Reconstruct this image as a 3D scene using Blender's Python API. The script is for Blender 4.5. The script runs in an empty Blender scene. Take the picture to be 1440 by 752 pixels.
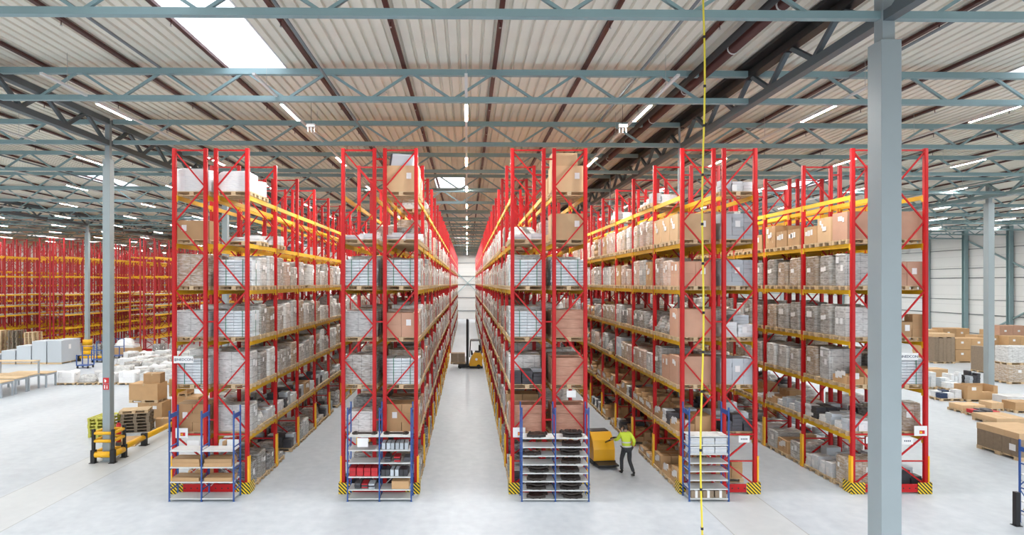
import bpy, bmesh, math, random
import numpy as np
from mathutils import Vector, Matrix, Euler

S = bpy.context.scene
COL = S.collection
PI = math.pi
R = math.radians
rng = random.Random(7)
ORD = ['first', 'second', 'third', 'fourth', 'fifth', 'sixth', 'seventh', 'eighth', 'ninth', 'tenth', 'eleventh',
       'twelfth', 'thirteenth', 'fourteenth', 'fifteenth', 'sixteenth', 'seventeenth', 'eighteenth', 'nineteenth', 'twentieth']
CAM_H, FPX, VX, VY = 6.86, 824.0, 657.0, 398.0


def fl(px, py):
    """floor point under a pixel of the photograph (only used to measure where things stand)"""
    d = CAM_H * FPX / (py - VY)
    return ((px - VX) * d / FPX, d)


def roof(x):
    return -0.0055 * x


# ------------------------------------------------------------------ materials
def new_mat(name):
    m = bpy.data.materials.new(name)
    m.use_nodes = True
    nt = m.node_tree
    b = nt.nodes['Principled BSDF']
    return m, nt, b


def plain(name, col, rough=.5, metal=0.0, spec=.5, var=0.0, nscale=6.0, namp=0.0, coat=0.0):
    m, nt, b = new_mat(name)
    b.inputs['Roughness'].default_value = rough
    b.inputs['Metallic'].default_value = metal
    b.inputs['Specular IOR Level'].default_value = spec
    b.inputs['Coat Weight'].default_value = coat
    c = (*col, 1)
    if var == 0 and namp == 0:
        b.inputs['Base Color'].default_value = c
        return m
    hsv = nt.nodes.new('ShaderNodeHueSaturation')
    hsv.inputs['Color'].default_value = c
    val = nt.nodes.new('ShaderNodeMath'); val.operation = 'ADD'; val.inputs[0].default_value = 1.0; val.inputs[1].default_value = 0.0
    if var:
        oi = nt.nodes.new('ShaderNodeObjectInfo')
        mr = nt.nodes.new('ShaderNodeMapRange')
        mr.inputs['To Min'].default_value = 1 - var; mr.inputs['To Max'].default_value = 1 + var
        nt.links.new(oi.outputs['Random'], mr.inputs['Value'])
        nt.links.new(mr.outputs['Result'], val.inputs[0])
    if namp:
        tc = nt.nodes.new('ShaderNodeTexCoord')
        nz = nt.nodes.new('ShaderNodeTexNoise'); nz.inputs['Scale'].default_value = nscale; nz.inputs['Detail'].default_value = 4
        nt.links.new(tc.outputs['Object'], nz.inputs['Vector'])
        mr2 = nt.nodes.new('ShaderNodeMapRange')
        mr2.inputs['From Min'].default_value = .3; mr2.inputs['From Max'].default_value = .7
        mr2.inputs['To Min'].default_value = -namp; mr2.inputs['To Max'].default_value = namp
        nt.links.new(nz.outputs['Fac'], mr2.inputs['Value'])
        nt.links.new(mr2.outputs['Result'], val.inputs[1])
    nt.links.new(val.outputs[0], hsv.inputs['Value'])
    nt.links.new(hsv.outputs['Color'], b.inputs['Base Color'])
    return m


def film(name, col, seam, white=.45, bw=.4, bh=.2):
    """stretch film over stacked cartons: carton seams under wrinkled whitish film"""
    m, nt, b = new_mat(name)
    N, L = nt.nodes, nt.links
    tc = N.new('ShaderNodeTexCoord')
    sep = N.new('ShaderNodeSeparateXYZ'); L.new(tc.outputs['Object'], sep.inputs[0])
    add = N.new('ShaderNodeMath'); add.operation = 'ADD'
    L.new(sep.outputs['X'], add.inputs[0]); L.new(sep.outputs['Y'], add.inputs[1])
    com = N.new('ShaderNodeCombineXYZ'); L.new(add.outputs[0], com.inputs['X']); L.new(sep.outputs['Z'], com.inputs['Y'])
    br = N.new('ShaderNodeTexBrick')
    br.inputs['Scale'].default_value = 1.0
    br.inputs['Brick Width'].default_value = bw; br.inputs['Row Height'].default_value = bh
    br.inputs['Mortar Size'].default_value = .012; br.inputs['Mortar Smooth'].default_value = .3
    br.offset = .0
    br.inputs['Color1'].default_value = (*col, 1)
    br.inputs['Color2'].default_value = (*[c * .82 for c in col], 1)
    br.inputs['Mortar'].default_value = (*seam, 1)
    L.new(com.outputs[0], br.inputs['Vector'])
    mp = N.new('ShaderNodeMapping'); mp.inputs['Scale'].default_value = (3.5, 3.5, 14)
    mp.inputs['Rotation'].default_value = (.35, .5, 0)
    L.new(tc.outputs['Object'], mp.inputs[0])
    nz = N.new('ShaderNodeTexNoise'); nz.inputs['Scale'].default_value = 1.6; nz.inputs['Detail'].default_value = 5; nz.inputs['Distortion'].default_value = .6
    L.new(mp.outputs[0], nz.inputs['Vector'])
    mr = N.new('ShaderNodeMapRange'); mr.inputs['From Min'].default_value = .42; mr.inputs['From Max'].default_value = .64
    mr.inputs['To Min'].default_value = .08; mr.inputs['To Max'].default_value = white
    L.new(nz.outputs['Fac'], mr.inputs['Value'])
    mx = N.new('ShaderNodeMixRGB'); mx.inputs['Color2'].default_value = (.80, .80, .79, 1)
    L.new(mr.outputs[0], mx.inputs['Fac']); L.new(br.outputs['Color'], mx.inputs['Color1'])
    hsv = N.new('ShaderNodeHueSaturation')
    oi = N.new('ShaderNodeObjectInfo'); m2 = N.new('ShaderNodeMapRange')
    m2.inputs['To Min'].default_value = .7; m2.inputs['To Max'].default_value = 1.2
    L.new(oi.outputs['Random'], m2.inputs['Value']); L.new(m2.outputs[0], hsv.inputs['Value'])
    L.new(mx.outputs[0], hsv.inputs['Color']); L.new(hsv.outputs[0], b.inputs['Base Color'])
    b.inputs['Roughness'].default_value = .26
    bp = N.new('ShaderNodeBump'); bp.inputs['Strength'].default_value = .35; bp.inputs['Distance'].default_value = .03
    L.new(nz.outputs['Fac'], bp.inputs['Height']); L.new(bp.outputs[0], b.inputs['Normal'])
    return m


def stripes(name):
    m, nt, b = new_mat(name)
    N, L = nt.nodes, nt.links
    tc = N.new('ShaderNodeTexCoord')
    sep = N.new('ShaderNodeSeparateXYZ'); L.new(tc.outputs['Object'], sep.inputs[0])
    a = N.new('ShaderNodeMath'); a.operation = 'ADD'; L.new(sep.outputs['X'], a.inputs[0]); L.new(sep.outputs['Y'], a.inputs[1])
    a2 = N.new('ShaderNodeMath'); a2.operation = 'ADD'; L.new(a.outputs[0], a2.inputs[0]); L.new(sep.outputs['Z'], a2.inputs[1])
    mu = N.new('ShaderNodeMath'); mu.operation = 'MULTIPLY'; mu.inputs[1].default_value = 8.5; L.new(a2.outputs[0], mu.inputs[0])
    fr = N.new('ShaderNodeMath'); fr.operation = 'FRACT'; L.new(mu.outputs[0], fr.inputs[0])
    gt = N.new('ShaderNodeMath'); gt.operation = 'GREATER_THAN'; gt.inputs[1].default_value = .5; L.new(fr.outputs[0], gt.inputs[0])
    mx = N.new('ShaderNodeMixRGB'); mx.inputs['Color1'].default_value = (.86, .62, .02, 1); mx.inputs['Color2'].default_value = (.012, .012, .012, 1)
    L.new(gt.outputs[0], mx.inputs['Fac']); L.new(mx.outputs[0], b.inputs['Base Color'])
    b.inputs['Roughness'].default_value = .4
    return m


def emit(name, col, s):
    m = bpy.data.materials.new(name); m.use_nodes = True
    nt = m.node_tree
    b = nt.nodes['Principled BSDF']
    b.inputs['Base Color'].default_value = (.9, .9, .9, 1)
    b.inputs['Emission Color'].default_value = (*col, 1)
    b.inputs['Emission Strength'].default_value = s
    return m


def floor_mat():
    m, nt, b = new_mat('polished_concrete')
    N, L = nt.nodes, nt.links
    tc = N.new('ShaderNodeTexCoord')
    n1 = N.new('ShaderNodeTexNoise'); n1.inputs['Scale'].default_value = .35; n1.inputs['Detail'].default_value = 6
    mp = N.new('ShaderNodeMapping'); mp.inputs['Scale'].default_value = (1.4, .35, 1)
    L.new(tc.outputs['Object'], mp.inputs[0]); L.new(mp.outputs[0], n1.inputs['Vector'])
    n2 = N.new('ShaderNodeTexNoise'); n2.inputs['Scale'].default_value = 3.0; n2.inputs['Detail'].default_value = 8
    L.new(tc.outputs['Object'], n2.inputs['Vector'])
    cr = N.new('ShaderNodeValToRGB')
    cr.color_ramp.elements[0].position = .3; cr.color_ramp.elements[0].color = (.44, .485, .535, 1)
    cr.color_ramp.elements[1].position = .72; cr.color_ramp.elements[1].color = (.54, .585, .635, 1)
    L.new(n1.outputs['Fac'], cr.inputs['Fac'])
    mx = N.new('ShaderNodeMixRGB'); mx.blend_type = 'OVERLAY'; mx.inputs['Fac'].default_value = .22
    L.new(cr.outputs['Color'], mx.inputs['Color1']); L.new(n2.outputs['Fac'], mx.inputs['Color2'])
    # cast strips along the column lines, edged by joints
    sep = N.new('ShaderNodeSeparateXYZ'); L.new(tc.outputs['Object'], sep.inputs[0])
    ad = N.new('ShaderNodeMath'); ad.operation = 'ADD'; ad.inputs[1].default_value = 222 - 8.3 + 11.1
    L.new(sep.outputs['X'], ad.inputs[0])
    md = N.new('ShaderNodeMath'); md.operation = 'MODULO'; md.inputs[1].default_value = 22.2; L.new(ad.outputs[0], md.inputs[0])
    sb = N.new('ShaderNodeMath'); sb.operation = 'SUBTRACT'; sb.inputs[1].default_value = 11.1; L.new(md.outputs[0], sb.inputs[0])
    ab = N.new('ShaderNodeMath'); ab.operation = 'ABSOLUTE'; L.new(sb.outputs[0], ab.inputs[0])
    lt = N.new('ShaderNodeMath'); lt.operation = 'LESS_THAN'; lt.inputs[1].default_value = 1.02; L.new(ab.outputs[0], lt.inputs[0])
    cp = N.new('ShaderNodeMath'); cp.operation = 'COMPARE'; cp.inputs[1].default_value = 1.02; cp.inputs[2].default_value = .018; L.new(ab.outputs[0], cp.inputs[0])
    m1 = N.new('ShaderNodeMixRGB'); m1.inputs['Color2'].default_value = (.57, .58, .57, 1)
    mf = N.new('ShaderNodeMath'); mf.operation = 'MULTIPLY'; mf.inputs[1].default_value = .45; L.new(lt.outputs[0], mf.inputs[0])
    L.new(mf.outputs[0], m1.inputs['Fac']); L.new(mx.outputs[0], m1.inputs['Color1'])
    m2 = N.new('ShaderNodeMixRGB'); m2.inputs['Color2'].default_value = (.30, .31, .31, 1)
    m2f = N.new('ShaderNodeMath'); m2f.operation = 'MULTIPLY'; m2f.inputs[1].default_value = .7; L.new(cp.outputs[0], m2f.inputs[0])
    L.new(m2f.outputs[0], m2.inputs['Fac']); L.new(m1.outputs[0], m2.inputs['Color1'])
    L.new(m2.outputs[0], b.inputs['Base Color'])
    rr = N.new('ShaderNodeMapRange'); rr.inputs['To Min'].default_value = .34; rr.inputs['To Max'].default_value = .5
    L.new(n2.outputs['Fac'], rr.inputs['Value']); L.new(rr.outputs[0], b.inputs['Roughness'])
    b.inputs['Specular IOR Level'].default_value = .35
    return m


def wood_mat(name, c1, c2, scale=(1, 9, 9)):
    m, nt, b = new_mat(name)
    N, L = nt.nodes, nt.links
    tc = N.new('ShaderNodeTexCoord'); mp = N.new('ShaderNodeMapping'); mp.inputs['Scale'].default_value = scale
    L.new(tc.outputs['Object'], mp.inputs[0])
    nz = N.new('ShaderNodeTexNoise'); nz.inputs['Scale'].default_value = 3; nz.inputs['Detail'].default_value = 6
    L.new(mp.outputs[0], nz.inputs['Vector'])
    cr = N.new('ShaderNodeValToRGB'); cr.color_ramp.elements[0].position = .3; cr.color_ramp.elements[1].position = .7
    cr.color_ramp.elements[0].color = (*c1, 1); cr.color_ramp.elements[1].color = (*c2, 1)
    L.new(nz.outputs['Fac'], cr.inputs[0]); L.new(cr.outputs[0], b.inputs['Base Color'])
    b.inputs['Roughness'].default_value = .7
    return m


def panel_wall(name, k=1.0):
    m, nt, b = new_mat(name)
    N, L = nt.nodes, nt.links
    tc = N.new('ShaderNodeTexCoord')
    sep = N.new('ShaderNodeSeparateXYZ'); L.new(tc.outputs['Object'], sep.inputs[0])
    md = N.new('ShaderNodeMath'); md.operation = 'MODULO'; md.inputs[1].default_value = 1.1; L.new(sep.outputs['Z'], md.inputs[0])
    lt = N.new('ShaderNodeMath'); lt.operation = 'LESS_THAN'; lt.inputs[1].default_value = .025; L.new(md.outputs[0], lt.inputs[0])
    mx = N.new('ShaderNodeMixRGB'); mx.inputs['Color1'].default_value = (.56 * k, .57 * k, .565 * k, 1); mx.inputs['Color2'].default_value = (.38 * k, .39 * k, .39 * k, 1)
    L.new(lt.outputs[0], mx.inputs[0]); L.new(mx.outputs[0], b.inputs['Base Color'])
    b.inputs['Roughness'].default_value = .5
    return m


M = {}
M['floor'] = floor_mat()
M['deck'] = plain('coated_roof_deck', (.82, .78, .68), .6, 0, .2, namp=.05, nscale=.6)
M['steel'] = plain('blue_grey_steel_paint', (.25, .37, .39), .45, namp=.05, nscale=1.5)
M['steel_dark'] = plain('dark_grey_steel_paint', (.10, .125, .14), .5)
M['steel_black'] = plain('plain_black', (.015, .015, .016), .5)
M['column'] = plain('column_grey_paint', (.30, .355, .375), .4, namp=.03, nscale=1.2)
M['pipe'] = plain('oxide_red_pipe', (.07, .016, .012), .5)
M['conduit'] = plain('grey_conduit', (.20, .21, .22), .5)
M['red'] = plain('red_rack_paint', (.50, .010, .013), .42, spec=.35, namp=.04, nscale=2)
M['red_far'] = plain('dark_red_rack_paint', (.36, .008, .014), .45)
M['yellow'] = plain('yellow_beam_paint', (.80, .47, .012), .42, namp=.04, nscale=2)
M['guard'] = plain('yellow_plastic_guard', (.88, .47, .01), .4)
M['black'] = plain('black_plastic', (.012, .012, .013), .45)
M['rubber'] = plain('rubber', (.02, .02, .02), .7)
M['stripe'] = stripes('hazard_stripes')
M['white'] = plain('white_paper', (.85, .85, .85), .6)
M['lamp_body'] = plain('white_enamel', (.75, .75, .74), .4)
M['lamp'] = emit('led_diffuser', (1, .985, .95), 370)
M['lamp_aisle'] = emit('led_aisle_diffuser', (1, .985, .95), 760)
M['blue'] = plain('blue_shelf_paint', (.022, .085, .30), .4)
M['shelf'] = plain('pale_grey_shelf', (.66, .68, .67), .45, namp=.03, nscale=3)
M['kraft'] = plain('kraft_carton', (.50, .31, .155), .75, var=.16, namp=.05, nscale=3)
M['kraft2'] = plain('pale_kraft_carton', (.62, .42, .24), .75, var=.12, namp=.04, nscale=3)
M['kraft_pink'] = plain('rosy_carton', (.58, .34, .235), .7, var=.12, namp=.04, nscale=3)
M['kraft_dark'] = plain('grey_brown_carton', (.27, .205, .145), .8, var=.12, namp=.08, nscale=8)
M['tape'] = plain('packing_tape', (.52, .38, .22), .3)
M['strap'] = plain('green_strap', (.05, .22, .14), .4)
M['cream'] = plain('white_sacks', (.72, .78, .82), .45, namp=.05, nscale=5)
M['greybox'] = plain('grey_carton', (.50, .545, .59), .6, var=.15)
M['whitepack'] = plain('white_packs', (.72, .74, .76), .55, var=.1, namp=.06, nscale=9)
M['darkpack'] = plain('dark_packs', (.06, .06, .07), .5, var=.3)
M['wood'] = wood_mat('pallet_wood', (.50, .36, .21), (.70, .53, .33))
M['wood_old'] = wood_mat('weathered_pallet_wood', (.12, .095, .07), (.30, .24, .17))
M['wood_green'] = wood_mat('yellow_green_pallet', (.42, .40, .05), (.62, .60, .12))
M['crate'] = wood_mat('crate_board', (.48, .25, .17), (.62, .36, .26), (1.5, 1.5, 8))
M['film_light'] = film('clear_film_white_goods', (.60, .60, .59), (.30, .30, .30), .8)
M['film_grey'] = film('clear_film_grey_cartons', (.34, .315, .28), (.12, .11, .10), .5, .3, .25)
M['film_brown'] = film('clear_film_brown_cartons', (.36, .255, .16), (.16, .11, .07), .42, .4, .33)
M['film_dark'] = film('film_dark_goods', (.17, .16, .155), (.06, .06, .06), .5, .25, .15)
M['film_pink'] = film('film_rosy_cartons', (.56, .38, .29), (.34, .22, .16), .45, .4, .3)
M['film_white'] = film('opaque_white_film', (.80, .81, .83), (.70, .71, .74), .8, .6, .5)
M['wall'] = panel_wall('dimmed_sandwich_panels')  # end wall: panel colour lowered to offset the bright aisle lamps
M['wall_side'] = panel_wall('side_sandwich_panels', 1.36)  # same panels, colour kept lighter where the lamps are weaker
M['girt'] = plain('dark_girt', (.16, .18, .19), .5)
M['sky_pane'] = plain('opal', (.9, .9, .9), .5)
M['skin'] = plain('skin', (.50, .30, .22), .5)
M['hivis'] = plain('lime_hivis_fabric', (.62, .78, .06), .7)
M['reflect'] = plain('reflective_tape', (.7, .7, .7), .3)
M['trouser'] = plain('charcoal_trousers', (.035, .037, .042), .8)
M['hair'] = plain('dark_hair', (.03, .02, .015), .6)
M['boot'] = plain('black_boots', (.01, .01, .01), .5)
M['truck'] = plain('truck_yellow', (.82, .42, .01), .35, coat=.3)
M['red_box'] = plain('red_boxes', (.50, .02, .03), .5, var=.15)
M['iron'] = plain('dark_cast_iron', (.035, .026, .022), .42, .2, var=.5)
M['hose'] = plain('yellow_hose', (.80, .66, .05), .45)
M['sign_red'] = plain('sign_red', (.62, .015, .02), .5)
M['ink'] = plain('navy_ink', (.02, .04, .10), .5)
M['metal'] = plain('brushed_metal', (.5, .5, .5), .35, .8)
M['legs'] = plain('grey_table_steel', (.34, .38, .42), .5)

mt = bpy.data.materials.new('skylight_opal'); mt.use_nodes = True
nt = mt.node_tree; nt.nodes.clear()
o_ = nt.nodes.new('ShaderNodeOutputMaterial'); t1 = nt.nodes.new('ShaderNodeBsdfTranslucent'); t2 = nt.nodes.new('ShaderNodeBsdfTransparent'); mx_ = nt.nodes.new('ShaderNodeMixShader')
t1.inputs[0].default_value = (.95, .96, 1, 1); t2.inputs[0].default_value = (1, 1, 1, 1); mx_.inputs[0].default_value = .7
nt.links.new(t1.outputs[0], mx_.inputs[2]); nt.links.new(t2.outputs[0], mx_.inputs[1]); nt.links.new(mx_.outputs[0], o_.inputs[0])
M['sky_pane'] = mt

CUBE_F = [(0, 3, 2, 1), (4, 5, 6, 7), (0, 1, 5, 4), (1, 2, 6, 5), (2, 3, 7, 6), (3, 0, 4, 7)]


class MB:
    """collects shapes for one mesh"""
    def __init__(self):
        self.v, self.f, self.m, self.mats, self.sm = [], [], [], [], []

    def mi(self, mat):
        mat = M[mat] if isinstance(mat, str) else mat
        if mat not in self.mats:
            self.mats.append(mat)
        return self.mats.index(mat)

    def add(self, vs, fs, mat, smooth=False):
        b = len(self.v); i = self.mi(mat)
        self.v += [tuple(p) for p in vs]
        for f in fs:
            self.f.append(tuple(b + k for k in f)); self.m.append(i); self.sm.append(smooth)
        return self

    def box(self, x0, x1, y0, y1, z0, z1, mat):
        return self.add([(x0, y0, z0), (x1, y0, z0), (x1, y1, z0), (x0, y1, z0), (x0, y0, z1), (x1, y0, z1), (x1, y1, z1), (x0, y1, z1)], CUBE_F, mat)

    def cbox(self, c, s, mat, rot=None):
        hx, hy, hz = s[0] / 2, s[1] / 2, s[2] / 2
        vs = [Vector(p) for p in [(-hx, -hy, -hz), (hx, -hy, -hz), (hx, hy, -hz), (-hx, hy, -hz), (-hx, -hy, hz), (hx, -hy, hz), (hx, hy, hz), (-hx, hy, hz)]]
        if rot:
            e = Euler(rot).to_matrix(); vs = [e @ p for p in vs]
        return self.add([p + Vector(c) for p in vs], CUBE_F, mat)

    def bar(self, p, q, w, h, mat):
        p, q = Vector(p), Vector(q); d = (q - p).normalized()
        up = Vector((0, 0, 1)) if abs(d.z) < .95 else Vector((0, 1, 0))
        s = d.cross(up).normalized(); u = s.cross(d).normalized()
        s *= w / 2; u *= h / 2
        vs = [p - s - u, p + s - u, p + s + u, p - s + u, q - s - u, q + s - u, q + s + u, q - s + u]
        return self.add(vs, CUBE_F, mat)

    def tube(self, p, q, r, mat, n=10, r2=None):
        p, q = Vector(p), Vector(q); d = (q - p).normalized()
        up = Vector((0, 0, 1)) if abs(d.z) < .95 else Vector((0, 1, 0))
        s = d.cross(up).normalized(); u = s.cross(d).normalized()
        r2 = r if r2 is None else r2
        vs = [p + (s * math.cos(2 * PI * k / n) + u * math.sin(2 * PI * k / n)) * r for k in range(n)]
        vs += [q + (s * math.cos(2 * PI * k / n) + u * math.sin(2 * PI * k / n)) * r2 for k in range(n)]
        self.add(vs, [(k, (k + 1) % n, n + (k + 1) % n, n + k) for k in range(n)], mat, True)
        b = len(self.v) - 2 * n
        i = self.mi(mat)
        self.f.append(tuple(b + k for k in reversed(range(n)))); self.m.append(i); self.sm.append(False)
        self.f.append(tuple(b + n + k for k in range(n))); self.m.append(i); self.sm.append(False)
        return self

    def path(self, pts, r, mat, n=8):
        pts = [Vector(p) for p in pts]
        vs = []
        for i, p in enumerate(pts):
            d = (pts[min(i + 1, len(pts) - 1)] - pts[max(i - 1, 0)]).normalized()
            up = Vector((0, 1, 0)) if abs(d.y) < .9 else Vector((1, 0, 0))
            s = d.cross(up).normalized(); u = s.cross(d).normalized()
            vs += [p + (s * math.cos(2 * PI * k / n) + u * math.sin(2 * PI * k / n)) * r for k in range(n)]
        fs = []
        for i in range(len(pts) - 1):
            fs += [(i * n + k, i * n + (k + 1) % n, (i + 1) * n + (k + 1) % n, (i + 1) * n + k) for k in range(n)]
        self.add(vs, fs, mat, True)
        b = len(self.v) - len(vs); mi = self.mi(mat)
        self.f.append(tuple(b + k for k in reversed(range(n)))); self.m.append(mi); self.sm.append(False)
        self.f.append(tuple(b + (len(pts) - 1) * n + k for k in range(n))); self.m.append(mi); self.sm.append(False)
        return self

    def prism(self, prof, axis, a, b, mat):
        """extrude a 2-D profile along an axis (x: profile is y,z; y: x,z; z: x,y)"""
        def P(u, v, w):
            return {'x': (w, u, v), 'y': (u, w, v), 'z': (u, v, w)}[axis]
        n = len(prof)
        vs = [P(u, v, a) for u, v in prof] + [P(u, v, b) for u, v in prof]
        fs = [tuple(range(n))[::-1], tuple(range(n, 2 * n))] + [(k, (k + 1) % n, n + (k + 1) % n, n + k) for k in range(n)]
        return self.add(vs, fs, mat)

    def mesh(self, name, bevel=0.0):
        me = bpy.data.meshes.new(name)
        me.from_pydata(self.v, [], self.f)
        for m in self.mats:
            me.materials.append(m)
        me.polygons.foreach_set('material_index', self.m)
        me.polygons.foreach_set('use_smooth', self.sm)
        if bevel or True:
            bm = bmesh.new(); bm.from_mesh(me)
            bmesh.ops.recalc_face_normals(bm, faces=bm.faces)
            if bevel:
                es = [e for e in bm.edges if len(e.link_faces) == 2 and e.calc_face_angle(0) > .6]
                bmesh.ops.bevel(bm, geom=es, offset=bevel, segments=2, affect='EDGES', profile=.6)
            bm.to_mesh(me); bm.free()
        me.update()
        return me


def ob(name, me, parent=None, loc=(0, 0, 0), rz=0.0, label=None, cat=None, group=None, kind=None):
    o = bpy.data.objects.new(name, me)
    COL.objects.link(o)
    o.location = loc
    o.rotation_euler = (0, 0, rz)
    if parent is not None:
        o.parent = parent
    if label: o['label'] = label
    if cat: o['category'] = cat
    if group: o['group'] = group
    if kind: o['kind'] = kind
    return o


def thing(name, label, cat, loc=(0, 0, 0), rz=0.0, group=None):
    o = ob(name, None, None, loc, rz, label, cat, group)
    o.empty_display_size = .2
    return o


def struct(name, me, label, cat, loc=(0, 0, 0), parent=None):
    return ob(name, me, parent, loc, 0, label if parent is None else None, cat if parent is None else None, None, 'structure')


# ------------------------------------------------------------------ camera, world
cam = bpy.data.cameras.new('camera'); co = bpy.data.objects.new('camera', cam); COL.objects.link(co)
co.location = (0, 0, CAM_H); co.rotation_euler = (PI / 2, 0, 0)
cam.sensor_width = 36; cam.lens = FPX / 1440 * 36
cam.shift_x = (720 - VX) / 1440; cam.shift_y = -(376 - VY) / 1440
cam.clip_end = 400; cam.clip_start = .1
S.camera = co
w = bpy.data.worlds.new('daylight'); S.world = w; w.use_nodes = True
wt = w.node_tree; bgn = wt.nodes['Background']
tcw = wt.nodes.new('ShaderNodeTexCoord'); sepw = wt.nodes.new('ShaderNodeSeparateXYZ'); rampw = wt.nodes.new('ShaderNodeValToRGB'); mrw = wt.nodes.new('ShaderNodeMapRange')
mrw.inputs['From Min'].default_value = -1; mrw.inputs['From Max'].default_value = 1
wt.links.new(tcw.outputs['Generated'], sepw.inputs[0]); wt.links.new(sepw.outputs['Z'], mrw.inputs['Value']); wt.links.new(mrw.outputs[0], rampw.inputs[0])
ce = rampw.color_ramp.elements   # overcast sky: dull ground, pale horizon, three times brighter zenith
ce[0].position = .48; ce[0].color = (.13, .13, .125, 1)
ce[1].position = .52; ce[1].color = (.36, .37, .385, 1)
e3 = ce.new(1.0); e3.color = (.93, .96, 1.0, 1)
wt.links.new(rampw.outputs[0], bgn.inputs[0]); bgn.inputs[1].default_value = 4.3
S.view_settings.view_transform = 'Standard'; S.view_settings.look = 'None'
S.view_settings.gamma = 1; S.view_settings.exposure = 0.2; S.view_settings.use_curve_mapping = False
S.cycles.sample_clamp_indirect = 6.0
S.cycles.max_bounces = 10; S.cycles.diffuse_bounces = 3

XL, XR, YB, Y0 = -60.0, 57.0, 112.0, 0.0
# ------------------------------------------------------------------ setting
struct('floor', MB().box(XL, XR, -6, YB, -.2, 0, 'floor').mesh('floor'), 'pale grey polished concrete floor of the warehouse hall', 'floor')
ZD = 13.30
SKY = []
for y0, y1, xs in ((10.6, 17.75, (-29.3, -7.45, 16.4, 38.8)), (35.6, 40.2, (-46, -24.0, -2.0, 20.6, 43)), (58, 62.5, (-29.3, -7.4, 15.0, 37)),
                   (79, 83.5, (-46, -24, -2, 20.6, 43)), (100, 104, (-29.3, -7.4, 15, 37))):
    for x in xs:
        SKY.append((x, x + 1.9, y0, y1))
per = .31
deck = MB()
nper = int((XR - XL) / per)
snapped = [[round((a - XL) / per), round((b - XL) / per), c, d] for a, b, c, d in SKY]
prof = [(0, 0), (.21, 0), (.228, .07), (.285, .07), (.31, 0)]
for k in range(nper):
    segs = [(Y0 - .5, YB)]
    for a, b, c, d in snapped:
        if a <= k < b:
            segs = [s for (p, q) in segs for s in ((p, min(q, c)), (max(p, d), q)) if s[1] > s[0]]
    x0 = XL + k * per
    for p, q in segs:
        vs, fs = [], []
        for (u, v) in prof:
            z = ZD + v + roof(x0 + u)
            vs += [(x0 + u, p, z), (x0 + u, q, z)]
        for i in range(4):
            fs.append((2 * i, 2 * i + 1, 2 * i + 3, 2 * i + 2))
        deck.add(vs, fs, 'deck')
struct('ceiling', deck.mesh('ceiling'), 'corrugated pale metal roof deck over the hall', 'ceiling')
for i, (a, b, c, d) in enumerate(snapped):
    x0, x1 = XL + a * per, XL + b * per
    fr = MB(); z = ZD + roof((x0 + x1) / 2)
    for (p, q, r_, s_) in ((x0 - .05, x0, c - .05, d + .05), (x1, x1 + .05, c - .05, d + .05), (x0, x1, c - .05, c), (x0, x1, d, d + .05)):
        fr.box(p, q, r_, s_, z - .02, z + .16, 'lamp_body')
    wn = struct('window_%d' % (i + 1), MB().box(x0, x1, c, d, z + .12, z + .14, 'sky_pane').mesh('window'), 'white daylight panel let into the corrugated roof, panel %s' % ORD[i % 20] + (' of the front part' if i < 20 else ' of the rear part'), 'skylight')
    struct('window_frame', fr.mesh('window_frame'), None, None, parent=wn)

# walls
HW = 13.3


def wall_grid(mb, axis, const, a0, a1, holes, th):
    xs = sorted({a0, a1, *[h[0] for h in holes], *[h[1] for h in holes]})
    for p, q in zip(xs, xs[1:]):
        zs = [(0, HW + .1)]
        for h in holes:
            if h[0] <= p < h[1]:
                zs = [s for (u, v) in zs for s in ((u, min(v, h[2])), (max(u, h[3]), v)) if s[1] > s[0]]
        for u, v in zs:
            if axis == 'y':
                mb.box(p, q, const, const + th, u, v, 'wall')
            else:
                mb.box(const, const + th, p, q, u, v, 'wall_side')


wins = [(-69 + 8.5 * k, -69 + 8.5 * k + 1.1, 3.2, 9.0) for k in range(2, 9) if -69 + 8.5 * k < -9]
wb = MB(); wall_grid(wb, 'y', YB, XL, XR, wins, .2)
struct('wall_back', wb.mesh('wall_back'), 'far white panelled end wall of the hall', 'wall')
for i, (a, b, c, d) in enumerate(wins):
    fr = MB()
    for k in range(7):
        z = c + (d - c) * k / 6
        fr.box(a, b, YB + .02, YB + .1, z - .03, z + .03, 'girt')
    for x in (a, b):
        fr.box(x - .03, x + .03, YB + .02, YB + .1, c, d, 'girt')
    wn = struct('window_%d' % (100 + i), MB().box(a, b, YB + .12, YB + .14, c, d, 'sky_pane').mesh('window'), 'tall bright strip window in the far end wall, %s from the left corner' % ORD[i], 'window')
    struct('window_frame', fr.mesh('window_frame'), None, None, parent=wn)
wr = MB(); wall_grid(wr, 'x', XR, -.5, YB, [], .2)
struct('wall_right', wr.mesh('wall_right'), 'white panelled side wall beyond the carton stacks', 'wall')
wl = MB(); wall_grid(wl, 'x', XL - .2, 30, YB, [], .2)
struct('wall_left', wl.mesh('wall_left'), 'white panelled side wall behind the empty red racks', 'wall')
tn = 1
for z in (1.25, 3.35, 5.0, 7.45, 8.55, 10.7):
    t = .10 if z in (3.35, 7.45) else .06
    struct('trim_%d' % tn, MB().box(XR - .1, XR, 20, YB, z - t / 2, z + t / 2, 'girt').mesh('trim'), 'dark horizontal rail on the white side wall, %s from the floor' % ORD[tn - 1], 'wall rail')
    tn += 1
for z in (1.6, 4.1, 6.6, 8.2, 10.7):
    struct('trim_%d' % tn, MB().box(XL, XR, YB - .12, YB, z - .06, z + .06, 'girt').mesh('trim'), 'dark horizontal rail on the far end wall, %s from the floor' % ORD[tn - 7], 'wall rail')
    tn += 1


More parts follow.
